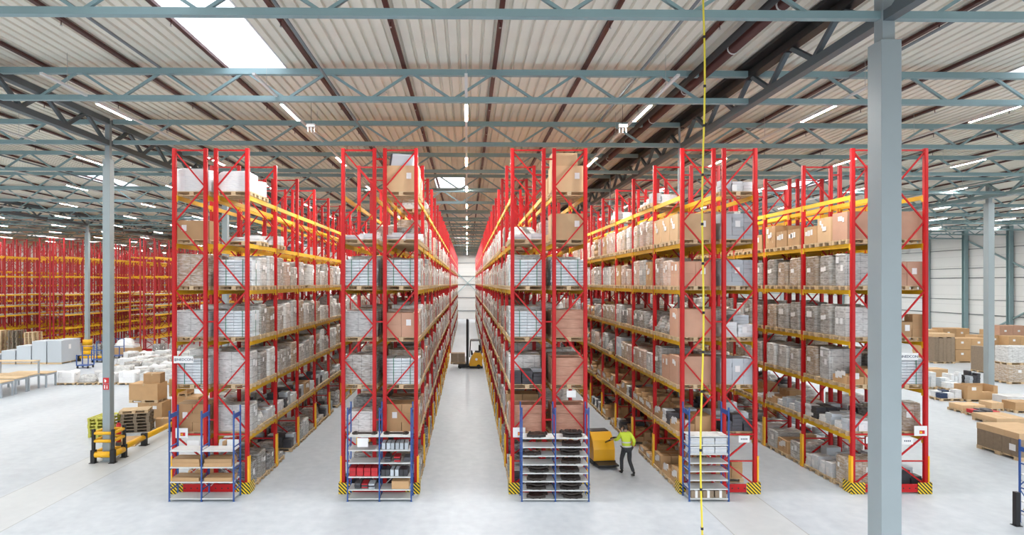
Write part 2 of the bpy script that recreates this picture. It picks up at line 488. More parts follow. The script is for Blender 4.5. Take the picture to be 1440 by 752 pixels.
def hsec(mb, x, y, z0, z1, s, mat):
    t = s * .12
    mb.box(x - s / 2, x + s / 2, y - s / 2, y - s / 2 + t, z0, z1, mat)
    mb.box(x - s / 2, x + s / 2, y + s / 2 - t, y + s / 2, z0, z1, mat)
    mb.box(x - t / 2, x + t / 2, y - s / 2 + t, y + s / 2 - t, z0, z1, mat)
    return mb


for i, y in enumerate((44.7, 50.2, 55.7, 61.2, 66.7, 72.2, 77.7, 88.7, 99.7)):
    c = thing('wall_column', 'blue grey steel post against the white side wall, %s from the front' % ORD[i], 'column', (XR - .33, y, 0), group='posts along the side wall')
    ob('column_shaft', hsec(MB(), 0, 0, 0.02, 13.0, .42, 'steel').mesh('column_shaft'), c)
    ob('base_plate', MB().box(-.26, .26, -.26, .26, 0, .02, 'steel').mesh('base_plate'), c)
for i, (y0, y1) in enumerate(((55.7, 66.7),)):
    for j, (za, zb) in enumerate(((11.6, 6.6), (0.3, 5.8))):
        ob('wall_brace', MB().bar((XR - .2, y1 - .3, za), (XR - .2, y0 + .3, zb), .14, .14, 'steel').mesh('wall_brace'), None, label='%s diagonal steel brace on the white side wall' % ('upper', 'lower')[j], cat='brace')
for j, (za, zb) in enumerate(((9.6, 4.2), (4.2, 9.6))):
    ob('wall_brace', MB().bar((-2.7, YB - .2 - .16 * j, za), (2.9, YB - .2 - .16 * j, zb), .14, .14, 'steel').mesh('wall_brace'), None, label='thin steel brace %s to the right on the far end wall' % ('falling', 'rising')[j], cat='brace')

# ------------------------------------------------------------------ steel columns
TR = [11.7 + 5.5 * k for k in range(0, 19)]
TR = [t for t in TR if t < YB - .5]
GX = [-36.1, -13.9, 8.33, 30.9, 56.6]


def column(x, y, s, label, neck=True, top=12.1):
    c = thing('steel_column', label, 'column', (x, y, 0))
    m = MB().box(-s / 2, s / 2, -s / 2, s / 2, .02, top - (.45 if neck else 0), 'column')
    ob('column_shaft', m.mesh('column_shaft', .012), c)
    if neck:
        n = s * .62
        ob('column_head', MB().box(-n / 2, n / 2, -n / 2, n / 2, top - .45, top + .98 + roof(x), 'column').mesh('column_head', .01), c)
    ob('base_plate', MB().box(-s * .7, s * .7, -s * .7, s * .7, 0, .02, 'column').mesh('base_plate'), c)
    return c


column(8.33, 11.7, .40, 'big pale grey steel column in front of the rightmost rack')
COL2 = column(-13.9, 22.7, .285, 'grey steel column with a red sign and yellow guard rails at its foot')
column(-36.1, 55.7, .33, 'far grey column with yellow padding at its foot by the empty racks')
column(31.25, 35.1, .36, 'grey steel column behind the open carton on the loading floor')
column(-13.9, 33.7, .30, 'grey column seen through the front frames of the leftmost rack')
for y in (22.7, 33.7, 44.7):
    column(8.22, y, .105, 'slim grey column standing inside the fourth rack, %s from the front' % ORD[[22.7, 33.7, 44.7].index(y)])
column(-13.9, 44.7, .30, 'grey column deep behind the leftmost rack')
column(31, 57.7, .30, 'grey column near the far cartons beyond the rightmost rack')

# red extinguisher sign on the left column
sg = thing('fire_sign', 'red fire equipment sign with white symbols on the grey column', 'sign', (-13.9, 22.55, 2.78))
ob('panel', MB().box(-.11, .11, -.004, .004, .22, .44, 'sign_red').box(-.11, .11, -.004, .004, -.02, .2, 'sign_red').mesh('panel'), sg)
ic = MB().box(-.06, .0, -.007, -.004, .27, .36, 'white').box(.01, .03, -.007, -.004, .31, .33, 'white').box(-.06, -.03, -.007, -.004, .36, .39, 'white')
ic.box(-.07, -.03, -.007, -.004, .02, .16, 'white').box(.02, .06, -.007, -.004, .02, .12, 'white').box(.03, .05, -.007, -.004, .13, .17, 'white')
ob('symbol', ic.mesh('symbol'), sg)

# far column padding
pd = thing('column_padding', 'yellow padding wrapped around the far grey column', 'padding', (-36.1, 55.7, 0))
for z in (.05, .55, 1.05):
    ob('pad', MB().tube((0, 0, z), (0, 0, z + .46), .40, 'guard', 14).mesh('pad'), pd)
ob('strap', MB().tube((0, 0, .51), (0, 0, .55), .385, 'black', 14).tube((0, 0, 1.01), (0, 0, 1.05), .385, 'black', 14).mesh('strap'), pd)

# ------------------------------------------------------------------ roof trusses
ZB, ZT = 12.23, 13.02
CH = .15


def truss_meshes(L):
    b = MB().box(0, L, -CH / 2, CH / 2, ZB - CH / 2, ZB + CH / 2, 'steel').mesh('bottom_chord')
    t = MB().box(0, L, -CH / 2, CH / 2, ZT - .085, ZT + .085, 'steel').mesh('top_chord')
    return b, t


DIAG = {}
for s in (1, -1):
    h = ZT - ZB - .1
    DIAG[s] = MB().bar((0, 0, ZB + .06), (s * 1.02, 0, ZT - .06), .07, .07, 'steel').mesh('web_brace')
PITCH = 2.43
PH = -1.72   # a top node
tilt = math.atan(.0055)
spans = [(XL + .3, GX[0]), (GX[0], GX[1]), (GX[1], GX[2]), (GX[2], GX[3]), (GX[3], XR - .6)]
cache = {}
side_name = ['far left bay', 'left bay', 'middle bay', 'right bay', 'far right bay']
for j, (xa, xb) in enumerate(spans):
    L = xb - xa - .3
    cache[j] = truss_meshes(L)
    k0 = math.ceil((xa + 1.2 - PH) / PITCH); nodes = []
    k = k0
    while PH + k * PITCH < xb - 1.2:
        nodes.append(PH + k * PITCH - xa - .15); k += 1
    webm = None
    for i, y in enumerate(TR):
        near = i <= 5 and j in (1, 2, 3) or (i <= 3)
        t = thing('roof_truss', 'blue grey roof truss with zigzag webs, %s row from the front, %s' % (ORD[i], side_name[j]), 'roof truss', (xa + .15, y, roof(xa)))
        t.rotation_euler = (0, tilt, 0)
        ob('bottom_chord', cache[j][0], t); ob('top_chord', cache[j][1], t)
        if near:
            for n in nodes:
                for s in (1, -1):
                    ob('web_brace', DIAG[s], t, (n - s * 1.12, 0, 0))
        else:
            if webm is None:
                mb = MB()
                for n in nodes:
                    for s in (1, -1):
                        mb.bar((n - s * 1.12, 0, ZB + .06), (n - s * .1, 0, ZT - .06), .07, .07, 'steel')
                webm = mb.mesh('web')
            ob('web', webm, t)
# girders along the column lines
for gi, gx in enumerate((GX[0], GX[1], GX[2], 31.0)):
    mat = 'steel_dark' if gi < 3 else 'steel'
    for i in range(0, 9):
        y0 = .7 + 11 * i; y1 = min(y0 + 11, YB)
        g = thing('roof_girder', 'dark lattice girder under the roof, %s stretch along the %s column line' % (ORD[i], ('far left', 'left', 'fourth rack', 'right')[gi]), 'girder', (gx, y0, roof(gx)))
        L = y1 - y0
        ob('bottom_chord', MB().box(-.11, .11, 0.1, L - .1, ZB - .14, ZB + .06, mat).mesh('bottom_chord'), g)
        ob('top_chord', MB().box(-.12, .12, 0.1, L - .1, ZT - .11, ZT + .095, 'steel_black' if gi == 2 else mat).mesh('top_chord'), g)  # black over the fourth rack: the chord's shadow is put into its colour
        mb = MB(); n = 5
        for k in range(n):
            a = .3 + (L - .6) * k / n; b = .3 + (L - .6) * (k + .5) / n; c = .3 + (L - .6) * (k + 1) / n
            mb.bar((0, a, ZB + .05), (0, b - .1, ZT - .1), .11, .11, mat).bar((0, b + .1, ZT - .1), (0, c, ZB + .05), .11, .11, mat)
        ob('web', mb.mesh('web'), g)
# flat black band under the deck, above the girder over the fourth rack
ob('black_run', MB().box(7.98, 8.68, 0.5, 80, 13.125, 13.215, 'steel_black').mesh('black_run'), None, label='long flat black band running above the dark girder over the fourth rack', cat='duct')

# sprinkler pipes
px0 = .80
for k in range(-20, 20):
    x = px0 + 2.66 * k
    if not (XL + 1 < x < XR - 1):
        continue
    r = .05
    p = thing('sprinkler_pipe', 'dark red sprinkler pipe under the roof, %s %s of the middle aisle lights' % (ORD[abs(k)] if abs(k) < 20 else 'outermost', 'right' if k >= 0 else 'left'), 'pipe', (x, 0, ZD - .095 + roof(x)), group='sprinkler pipes')
    ob('pipe_run', MB().box(-.06, .06, .2, YB - .3, -.03, .05, 'pipe').mesh('pipe_run'), p)
    if abs(k) < 9:
        hb = MB()
        for yy in range(0, 12):
            y = 14.2 + 3.4 * yy
            hb.tube((0, y, -.15), (0, y, -.03), .012, 'pipe', 6).tube((0, y, -.165), (0, y, -.15), .03, 'metal', 8)
        ob('sprinkler_head', hb.mesh('sprinkler_head'), p)['kind'] = 'stuff'
mp_ = thing('sprinkler_main', 'thick dark red main pipe with pale hanger rings under the roof', 'pipe', (6.9, 0, 12.98 + roof(7)))
ob('pipe_run', MB().tube((0, .3, 0), (0, 70, 0), .13, 'pipe', 14).mesh('pipe_run'), mp_)
for y in (9.5, 12.8, 15.2, 18.5, 21.8, 25.2, 28.5, 33, 38):
    ob('hanger_ring', MB().tube((0, y, 0), (0, y + .03, 0), .15, 'lamp_body', 14).bar((0, y + .015, .14), (0, y + .015, .4), .02, .02, 'lamp_body').mesh('hanger_ring'), mp_)
ob('black_run', MB().tube((6.55, .3, 12.9), (6.55, 60, 12.9), .09, 'steel_black', 12).mesh('black_run'), None, label='black round duct alongside the thick dark red main pipe', cat='duct')
for i, (x, z) in enumerate(((-4.05, 12.75), (-9.0, 13.12), (5.1, 13.12), (11.2, 12.95), (20.5, 12.9), (-22.5, 12.9))):
    ob('roof_conduit', MB().tube((x, .3, z + roof(x)), (x, 80, z + roof(x)), .04, 'conduit', 8).mesh('roof_conduit'), None,
       label='thin grey conduit along the roof, %s counted from the left' % ORD[[2, 1, 3, 4, 5, 0][i]], cat='conduit')

# ------------------------------------------------------------------ LED light rails
lamp_body = MB().box(-.035, .035, -.9, .9, -.06, .0, 'lamp_body').mesh('lamp_housing')
lamp_face = MB().add([(-.04, -.88, -.066), (.04, -.88, -.066), (.04, .88, -.066), (-.04, .88, -.066)], [(0, 3, 2, 1)], 'lamp').add([(-.04, -.88, -.061), (.04, -.88, -.061), (.04, .88, -.061), (-.04, .88, -.061), (-.04, -.88, -.0655), (.04, -.88, -.0655), (.04, .88, -.0655), (-.04, .88, -.0655)], [(0, 3, 2, 1)[::-1], (0, 1, 5, 4), (1, 2, 6, 5), (2, 3, 7, 6), (3, 0, 4, 7)], 'lamp_body').mesh('diffuser')
lamp_aisle_face = lamp_face.copy(); lamp_aisle_face.materials[0] = M['lamp_aisle']
for k in range(-10, 10):
    x = -.03 + 5.55 * k
    z = 12.28 + roof(x) * .5
    ys = 15.3 if k % 2 == 0 or True else 14
    t = thing('light_rail', 'white LED light rail over %s' % (
        {0: 'the middle forklift aisle', 1: 'the pallet truck aisle', -1: 'the aisle left of the second rack', 2: 'the aisle left of the rightmost rack'}.get(k, 'the open floor, %s %s of the middle aisle' % (ORD[abs(k)], 'right' if k > 0 else 'left'))), 'light rail', (x, 0, z), group='LED light rails')
    ob('rail', MB().box(-.04, .04, ys, YB - 1, 0.002, .06, 'lamp_body').mesh('rail'), t)
    wires = MB()
    for y in np.arange(ys + 1, 60, 5.5):
        wires.tube((0, y, .05), (0, y, .95), .006, 'metal', 5)
    ob('hanger_wire', wires.mesh('hanger_wire'), t)['kind'] = 'stuff'
    for n in range(13):
        y = 18.5 + 7.45 * n
        if y > YB - 3: break
        l = ob('lamp', lamp_body, t, (0, y, 0))
        ob('diffuser', lamp_aisle_face if -1 <= k <= 2 else lamp_face, l)

# hanging radio boxes
for x, y, w_ in ((-5.3, 19.9, 'second rack'), (5.2, 19.6, 'pallet truck aisle')):
    a = thing('wireless_box', 'small white wireless box with antennas hanging over the %s' % w_, 'wireless box', (x, y, 12.0 if x > 0 else 12.1))
    ob('housing', MB().box(-.14, .14, -.08, .08, .06, .16, 'lamp_body').mesh('housing'), a)
    an = MB()
    for dx in (-.11, 0, .11):
        ob('antenna', MB().tube((dx, 0, -.12), (dx, 0, .06), .014, 'lamp_body', 6).mesh('antenna'), a)
    ob('hanger_wire', MB().tube((0, 0, .16), (-.0, 0, 1.1), .006, 'black', 5).mesh('hanger_wire'), a)

# yellow hose
hp = [(4.55 + .022 * math.sin(z * 1.3) - .014 * math.sin(z * .47), 11.35 - .004 * z, z) for z in np.linspace(0.0, 13.1, 70)]
hs = thing('yellow_hose', 'yellow air hose hanging from the roof in front of the fourth rack', 'hose', (0, 0, 0))
ob('hose_run', MB().path(hp, .019, 'hose', 8).mesh('hose_run'), hs)
for z in (2.15, 2.95, 3.75, 4.75, 5.55, 6.35, 7.3, 8.1, 9.0, 9.9, 10.8, 11.6):
    i = int(z / 13.1 * 69)
    p = hp[i]
    ob('black_clip', MB().tube((p[0], p[1], p[2]), (hp[i + 1][0] * .2 + p[0] * .8, p[1], p[2] + .05), .027, 'black', 8).mesh('black_clip'), hs)

# ------------------------------------------------------------------ pallet racks
F0, BAY = 19.16, 2.8
HT = 11.26
LV = [1.76, 3.31, 4.87, 6.56, 8.09, 9.67]
XO, XI = 1.19, .17


def post_mesh(mat, h=HT):
    mb = MB()
    # open channel with lips, opening inwards
    w_, d_ = .12, .10
    t = .022
    mb.box(-w_ / 2, w_ / 2, -d_ / 2, -d_ / 2 + t, 0.012, h, mat)
    mb.box(-w_ / 2, -w_ / 2 + t, -d_ / 2 + t, d_ / 2, 0.012, h, mat)
    mb.box(w_ / 2 - t, w_ / 2, -d_ / 2 + t, d_ / 2, 0.012, h, mat)
    mb.box(-.04, .04, -d_ / 2 - .012, -d_ / 2, 0.1, h - .02, mat)
    mb.box(-.085, .085, -.08, .08, 0, .012, mat)
    return mb.mesh('post')


POST = post_mesh('red')


def lattice(mb, xa, xb, mat, s):
    """horizontals and zigzag of one upright frame; s: first diagonal falls towards the right when 1"""
    mb.bar((xa, 0, HT - .06), (xb, 0, HT - .06), .045, .045, mat)
    step = 1.135; z = HT - .14; d = s
    for k in range(8):
        z2 = z - step + .06
        p, q = ((xa, xb) if d > 0 else (xb, xa))
        mb.bar((p, 0, z), (q, 0, z2), .04, .045, mat)
        z -= step; d = -d
    mb.bar((xa, 0, 1.92), (xb, 0, 1.92), .045, .045, mat)
    mb.bar((xa, 0, 1.05), (xb, 0, 1.05), .04, .04, mat)
    p, q = ((xa, xb) if d > 0 else (xb, xa))
    mb.bar((p, 0, 1.86), (q, 0, 1.1), .04, .045, mat)
    mb.bar((q, 0, 1.0), (p, 0, .3), .04, .045, mat)


LAT = {}
for sd in (-1, 1):
    mb = MB()
    xa, xb = sorted((sd * XI, sd * XO))
    lattice(mb, xa + .05, xb - .05, 'red', 1 if sd < 0 else -1)
    LAT[sd] = mb.mesh('upright_frame')
bm_ = MB()
BL = BAY - .10
bm_.box(-.025, .025, .05, BAY - .05, -.07, .07, 'yellow')
for y in (.052, BAY - .058):
    bm_.box(-.035, .035, y, y + .006, -.15, .068, 'yellow')
    bm_.box(-.06, -.03, y - .04, y + .046, -.14, .068, 'yellow').box(.03, .06, y - .04, y + .046, -.14, .068, 'yellow')
BEAM = bm_.mesh('beam')
bm2 = MB().box(-.025, .025, .05, BAY - .05, -.07, .07, 'yellow').box(-.055, .055, -.03, .05, -.12, .10, 'yellow')
GUARD = MB().prism([(-.09, -.02), (-.07, -.075), (.07, -.075), (.09, -.02), (.07, -.02), (.055, -.055), (-.055, -.055), (-.07, -.02)], 'z', .02, 1.22, 'guard').mesh('post_guard')
SPACER = MB().bar((-.11, 0, 0), (.11, 0, 0), .05, .05, 'red').mesh('row_spacer')


def join_at(name, items):
    """many placed meshes as one mesh (for what is too many to count)"""
    V, Fv, Fl, Mi, mats, off = [], [], [], [], [], 0
    for me, loc in items:
        n = len(me.vertices); a = np.empty(n * 3, np.float32); me.vertices.foreach_get('co', a)
        V.append(a.reshape(n, 3) + np.array(loc, np.float32))
        nl = len(me.loops); li = np.empty(nl, np.int32); me.loops.foreach_get('vertex_index', li)
        Fv.append(li + off)
        npoly = len(me.polygons); lt = np.empty(npoly, np.int32); me.polygons.foreach_get('loop_total', lt); Fl.append(lt)
        mi = np.empty(npoly, np.int32); me.polygons.foreach_get('material_index', mi)
        mp = []
        for m in me.materials:
            if m not in mats: mats.append(m)
            mp.append(mats.index(m))
        Mi.append(np.array(mp, np.int32)[mi]); off += n
    V = np.concatenate(V); Fv = np.concatenate(Fv); Fl = np.concatenate(Fl); Mi = np.concatenate(Mi)
    me = bpy.data.meshes.new(name)
    me.vertices.add(len(V)); me.vertices.foreach_set('co', V.ravel())
    me.loops.add(len(Fv)); me.loops.foreach_set('vertex_index', Fv)
    me.polygons.add(len(Fl))
    st = np.concatenate([[0], np.cumsum(Fl)[:-1]]).astype(np.int32)
    me.polygons.foreach_set('loop_start', st)
    for m in mats: me.materials.append(m)
    me.polygons.foreach_set('material_index', Mi)
    me.update(calc_edges=True); me.validate()
    return me


RX = [-8.38, -2.86, 2.67, 8.22, 13.79]
RNAME = ['leftmost rack', 'second rack', 'middle rack', 'fourth rack', 'rightmost rack']
RLAB = ['red and yellow double pallet rack behind the shelves of flat cartons, leftmost of five', 'red and yellow double pallet rack behind the shelves of red boxes, second of five',
        'red and yellow double pallet rack behind the shelves of black castings, middle of five', 'red and yellow double pallet rack behind the shelves of paper packs, fourth of five',
        'red and yellow double pallet rack behind the big grey column, rightmost of five']
NB = 12
FACING = {(0, 1), (1, 1), (2, -1), (3, -1), (4, -1)}
plate_m = {}
for sd in (-1, 1):
    mb = MB()
    a, b = sorted((sd * (XO + .125), sd * (XO - .33)))
    mb.box(a, b, -.13, -.115, 0.01, .38, 'stripe')
    a, b = sorted((sd * (XO + .112), sd * (XO + .127)))
    mb.box(a, b, -.13, .30, 0.01, .38, 'stripe')
    plate_m[sd] = mb.mesh('corner_plate')
endm = MB().box(-XO + .33, XO - .33, -.10, -.06, .06, .32, 'red')
for i in range(9):
    endm.tube((-.8 + .2 * i, -.105, .19), (-.8 + .2 * i, -.1, .19), .025, 'steel_black', 8)
ENDM = endm.mesh('end_barrier')
for ri, xc in enumerate(RX):
    rk = thing('pallet_rack', RLAB[ri], 'pallet rack', (xc, F0, 0), group='double pallet racks in front')
    beams_all = []
    for sd in (-1, 1):
        for b in range(NB + 1):
            f = ob('upright_frame', LAT[sd], rk, (0, b * BAY, 0))
            ob('post', POST, f, (sd * XO, 0, 0)); ob('post', POST, f, (sd * XI, 0, 0))
            if b > 0 or True:
                g = ob('post_guard', GUARD, rk, (sd * XO, b * BAY, 0), rz=0 if b == 0 else 0)
                g.rotation_euler = (0, 0, PI / 2 * sd)
                g.location.x = sd * (XO + .015)
            if b < NB:
                for li, z in enumerate(LV):
                    for xx in (XO, XI):
                        face = 0 if (ri, sd) in FACING else 1
                        beams_all.append((b + face * 2.2 + (xx == XI) * 1.5, li, (sd * xx, b * BAY, z)))
    beams_all.sort(key=lambda t: t[0])
    for _, _, loc in beams_all[:100]:
        ob('beam', BEAM, rk, loc)
    rest = ob('far_beam', join_at('far_beam', [(BEAM, l) for _, _, l in beams_all[100:]]), rk)
    rest['kind'] = 'stuff'
    for b in range(NB + 1):
        for z in (HT - .35, 5.6, 2.4):
            if b < 4: ob('row_spacer', SPACER, rk, (0, b * BAY, z))
    for sd in (-1, 1):
        ob('corner_plate', plate_m[sd], rk)['label'] = 'yellow and black striped corner plate'
    ob('end_barrier', ENDM, rk)

# far racks, group two
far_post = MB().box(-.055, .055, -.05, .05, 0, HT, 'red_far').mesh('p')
fb = MB().box(-.025, .025, .05, BAY - .05, -.07, .07, 'yellow').mesh('b')
LV2 = [1.45, 2.4, 3.7, 4.6, 5.7, 7.5, 9.4]


def far_frame(sd):
    mb = MB(); xa, xb = sorted((sd * XI, sd * XO))
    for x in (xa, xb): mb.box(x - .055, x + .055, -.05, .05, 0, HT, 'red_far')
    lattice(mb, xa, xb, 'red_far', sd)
    return mb.mesh('upright_frame')


FF = {s: far_frame(s) for s in (-1, 1)}
DECKM = MB().box(-.5, .5, .08, BAY - .08, 0, .02, 'shelf').mesh('shelf_board')
for i, (xc, y0, nb) in enumerate(((-31.9, 57.5, 17), (-40.4, 57, 17), (-45.6, 53.5, 18))):
    nm = ['empty dark red pallet rack behind the wrapped goods on the floor', 'empty dark red pallet rack left of the far padded column', 'empty dark red pallet rack behind the tall pallet piles'][i]
    rk = thing('empty_rack', nm, 'pallet rack', (xc, y0, 0))
    allb, brd = [], []
    for sd in (-1, 1):
        for b in range(nb + 1):
            ob('upright_frame', FF[sd], rk, (0, b * BAY, 0))
            if b < nb:
                for z in LV2:
                    for xx in (XO, XI):
                        allb.append((b + (sd < 0) * 3 + (xx == XI) * 1.5, (sd * xx, b * BAY, z)))
                for z in LV2[2:5]:
                    brd.append((b + (sd < 0) * 3, (sd * .68, b * BAY, z + .07)))
    allb.sort(); brd.sort()
    for _, l in allb[:100]: ob('beam', fb, rk, l)
    ob('far_beam', join_at('far_beam', [(fb, l) for _, l in allb[100:]]), rk)['kind'] = 'stuff'
    for _, l in brd[:60]: ob('shelf_board', DECKM, rk, l)
    ob('post_guard', GUARD, rk, (XO + .015, 0, 0), PI / 2); ob('end_barrier', MB().box(-1, 1, -.1, -.06, .05, .45, 'red_far').mesh('end_barrier'), rk)


def far_rack_mesh(nb, lv):
    it = []
    for sd in (-1, 1):
        for b in range(nb + 1):
            it.append((FF[sd], (0, b * BAY, 0)))
            if b < nb:
                for z in lv:
                    for xx in (XO, XI): it.append((fb, (sd * xx, b * BAY, z)))
    return join_at('far_rack', it)


FRM = far_rack_mesh(16, LV); FRS = far_rack_mesh(7, LV)
for i, xc in enumerate(RX):
    ob('far_rack', FRM, None, (xc, 57.5, 0), label='distant red pallet rack continuing behind the %s past the cross aisle' % RNAME[i], cat='pallet rack')
for i, xc in enumerate((-25.5, -19.9, -14.6)):
    ob('far_rack', FRS, None, (xc, 58.5, 0), label='distant red pallet rack seen through the leftmost rack, %s from the left' % ORD[i], cat='pallet rack')
for i, (xc, yc) in enumerate(((-51.2, 60), (-56.6, 60), (-36.2, 74))):
    ob('far_rack', FRS if i == 2 else FRM, None, (xc, yc, 0), label=('distant red pallet rack at the far left beyond the empty racks', 'outermost distant red pallet rack at the far left', 'distant red pallet rack deep between the two empty racks by the padded column')[i], cat='pallet rack')

# ------------------------------------------------------------------ pallets and loads
PH_ = .144


def pallet_mesh(mat, full=True):
    mb = MB()
    if full:
        for y in (-.35, 0, .35):
            mb.box(-.6, .6, y - .05, y + .05, 0, .022, mat)
            for x in (-.527, 0, .527):
                mb.box(x - .07, x + .07, y - .05, y + .05, .022, .1, mat)
        for x in (-.527, 0, .527):
            mb.box(x - .07, x + .07, -.4, .4, .1, .122, mat)
        for y in (-.34, -.17, 0, .17, .34):
            mb.box(-.6, .6, y - .06, y + .06, .122, PH_, mat)
    else:
        for y in (-.35, 0, .35):
            for x in (-.527, 0, .527):
                mb.box(x - .07, x + .07, y - .05, y + .05, 0, .1, mat)
        mb.box(-.6, .6, -.4, .4, .1, PH_, mat)
    return mb.mesh('pallet')


PALLET = pallet_mesh('wood'); PALLET_LOW = pallet_mesh('wood', False)
PALLET_OLD = pallet_mesh('wood_old'); PALLET_GREEN = pallet_mesh('wood_green')


def labels_on(a, b, h, r, n=2, mat='white'):
    """label sheets, each a mesh of its own, with the side they are on (0: the short front)"""
    out = []
    for s in (-1, 1):
        for q in range(n):
            if r.random() < .8:
                y = (-b * .6 + 1.2 * b * (q + r.uniform(.25, .75)) / n); z = r.uniform(h * .5, h * .82)
                ww, hh = r.choice([(.15, .21), (.21, .15), (.13, .2), (.1, .15)])
                x = s * (a + .003)
                out.append((MB().box(min(x, x + s * .004), max(x, x + s * .004), y - ww / 2, y + ww / 2, max(.02, z - hh / 2), min(h - .02, z + hh / 2), mat).mesh('label_sheet'), s))
    if r.random() < .5:
        z = h * .6; x = r.uniform(-a * .5, a * .5)
        out.append((MB().box(x - .08, x + .08, -b - .008, -b - .004, z - .1, z + .1, mat).mesh('label_sheet'), 0))
    return out


def wrapped(h, mat, r, lump=.02, a=.57, b=.375):
    mb = MB(); n = 28
    rings = [(0, 1.0), (.04, 1.0), (.3, 1.0), (.55, 1.0), (.8, 1.0), (.95, .995), (1.0, .965)]
    ph = [r.uniform(0, 6.28) for _ in range(4)]
    vs = []
    for zi, (zz, sc) in enumerate(rings):
        for k in range(n):
            t = 2 * PI * (k + .5) / n
            c, s = math.cos(t), math.sin(t); p = .22
            x = a * sc * math.copysign(abs(c) ** p, c); y = b * sc * math.copysign(abs(s) ** p, s)
            j = 1 + r.uniform(-.010, .010)
            tz = lump * (math.sin(2 * t + ph[0]) + .6 * math.sin(3 * t + ph[1])) if zi >= 5 else 0
            vs.append((x * j, y * j, zz * h + tz))
    fs = []
    for i in range(len(rings) - 1):
        fs += [(i * n + k, i * n + (k + 1) % n, (i + 1) * n + (k + 1) % n, (i + 1) * n + k) for k in range(n)]
    m = len(rings) - 1
    inner = [(x * .6, y * .6, z + r.uniform(-.5, 1) * lump) for (x, y, z) in vs[m * n:]]
    vs += inner + [(0, 0, h + lump * .5)]
    fs += [(m * n + k, m * n + (k + 1) % n, (m + 1) * n + (k + 1) % n, (m + 1) * n + k) for k in range(n)]
    fs += [((m + 1) * n + k, (m + 1) * n + (k + 1) % n, (m + 2) * n) for k in range(n)]
    mb.add(vs, fs, mat)
    return mb


def cartons(nx, ny, nz, h, mat, r, a=.57, b=.38, missing=0.0, tape=True):
    mb = MB(); bx, by, bz = 2 * a / nx, 2 * b / ny, h / nz
    top = {}
    for k in range(nz):
        for i in range(nx):
            for j in range(ny):
                if k and (top.get((i, j), 0) < k or (k == nz - 1 and r.random() < missing)):
                    continue
                top[(i, j)] = k + 1
                cx = -a + bx * (i + .5) + r.uniform(-.006, .006); cy = -b + by * (j + .5) + r.uniform(-.006, .006)
                mb.box(cx - bx / 2 + .006, cx + bx / 2 - .006, cy - by / 2 + .006, cy + by / 2 - .006, k * bz, (k + 1) * bz - .003, mat)
                if tape:
                    mb.box(cx - bx / 2 + .004, cx + bx / 2 - .004, cy - .025, cy + .025, (k + 1) * bz - .09, (k + 1) * bz - .001, 'tape')
    return mb


def crate(h, mat, r, a=.58, b=.385):
    mb = MB(); n = max(2, round(h / .3))
    for k in range(n):
        z0, z1 = h * k / n + .004, h * (k + 1) / n - .004
        for (x0, x1, y0, y1) in ((-a, a, -b, -b + .02), (-a, a, b - .02, b), (-a, -a + .02, -b + .02, b - .02), (a - .02, a, -b + .02, b - .02)):
            mb.box(x0, x1, y0, y1, z0, z1, mat)
    mb.box(-a + .02, a - .02, -b + .02, b - .02, 0, .02, mat)
    mb.box(-a + .02, a - .02, -b + .02, b - .02, h - .07, h - .05, mat)
    for x in (-a + .05, a - .05):
        for y in (-b + .05, b - .05):
            mb.box(x - .03, x + .03, y - .03, y + .03, .02, h - .08, mat)
    return mb


def packs(h, mats, r, a=.56, b=.37, n=3):
    mb = MB(); bx = 2 * a / n; by = 2 * b / 2
    for i in range(n):
        for j in range(2):
            hh = h * r.uniform(.5, 1.0); z = 0; q = r.choice(mats)
            while z < hh - .03:
                t = r.uniform(.07, .13)
                cx = -a + bx * (i + .5) + r.uniform(-.012, .012); cy = -b + by * (j + .5) + r.uniform(-.012, .012)
                mb.cbox((cx, cy, z + t / 2), (bx - .03, by - .03, t - .006), q, (0, 0, r.uniform(-.04, .04)))
                z += t
    return mb


def sacks(h, r, a=.58, b=.385):
    mb = MB(); n = 9; t = h / n
    for k in range(n):
        dx = r.uniform(-.012, .012); dy = r.uniform(-.008, .008)
        for (x0, x1) in ((-a, -.005), (.005, a)):
            p = [(-b, t * .25), (-b + .03, 0.004), (b - .03, 0.004), (b, t * .25), (b, t * .75), (b - .03, t - .002), (-b + .03, t - .002), (-b, t * .75)]
            mb.prism([(u + dy, v + k * t) for u, v in p], 'x', x0 + dx, x1 + dx, 'cream')
    for x in (-.25, .3):
        for s in (-1, 1):
            mb.box(x - .012, x + .012, min(s * (b + .012), s * (b + .018)), max(s * (b + .012), s * (b + .018)), 0, h, 'strap')
        mb.box(x - .012, x + .012, -b - .018, b + .018, h, h + .006, 'strap')
    for s in (-1, 1):
        mb.box(min(s * (a + .014), s * (a + .02)), max(s * (a + .014), s * (a + .02)), -.012, .012, 0, h, 'strap')
    return mb


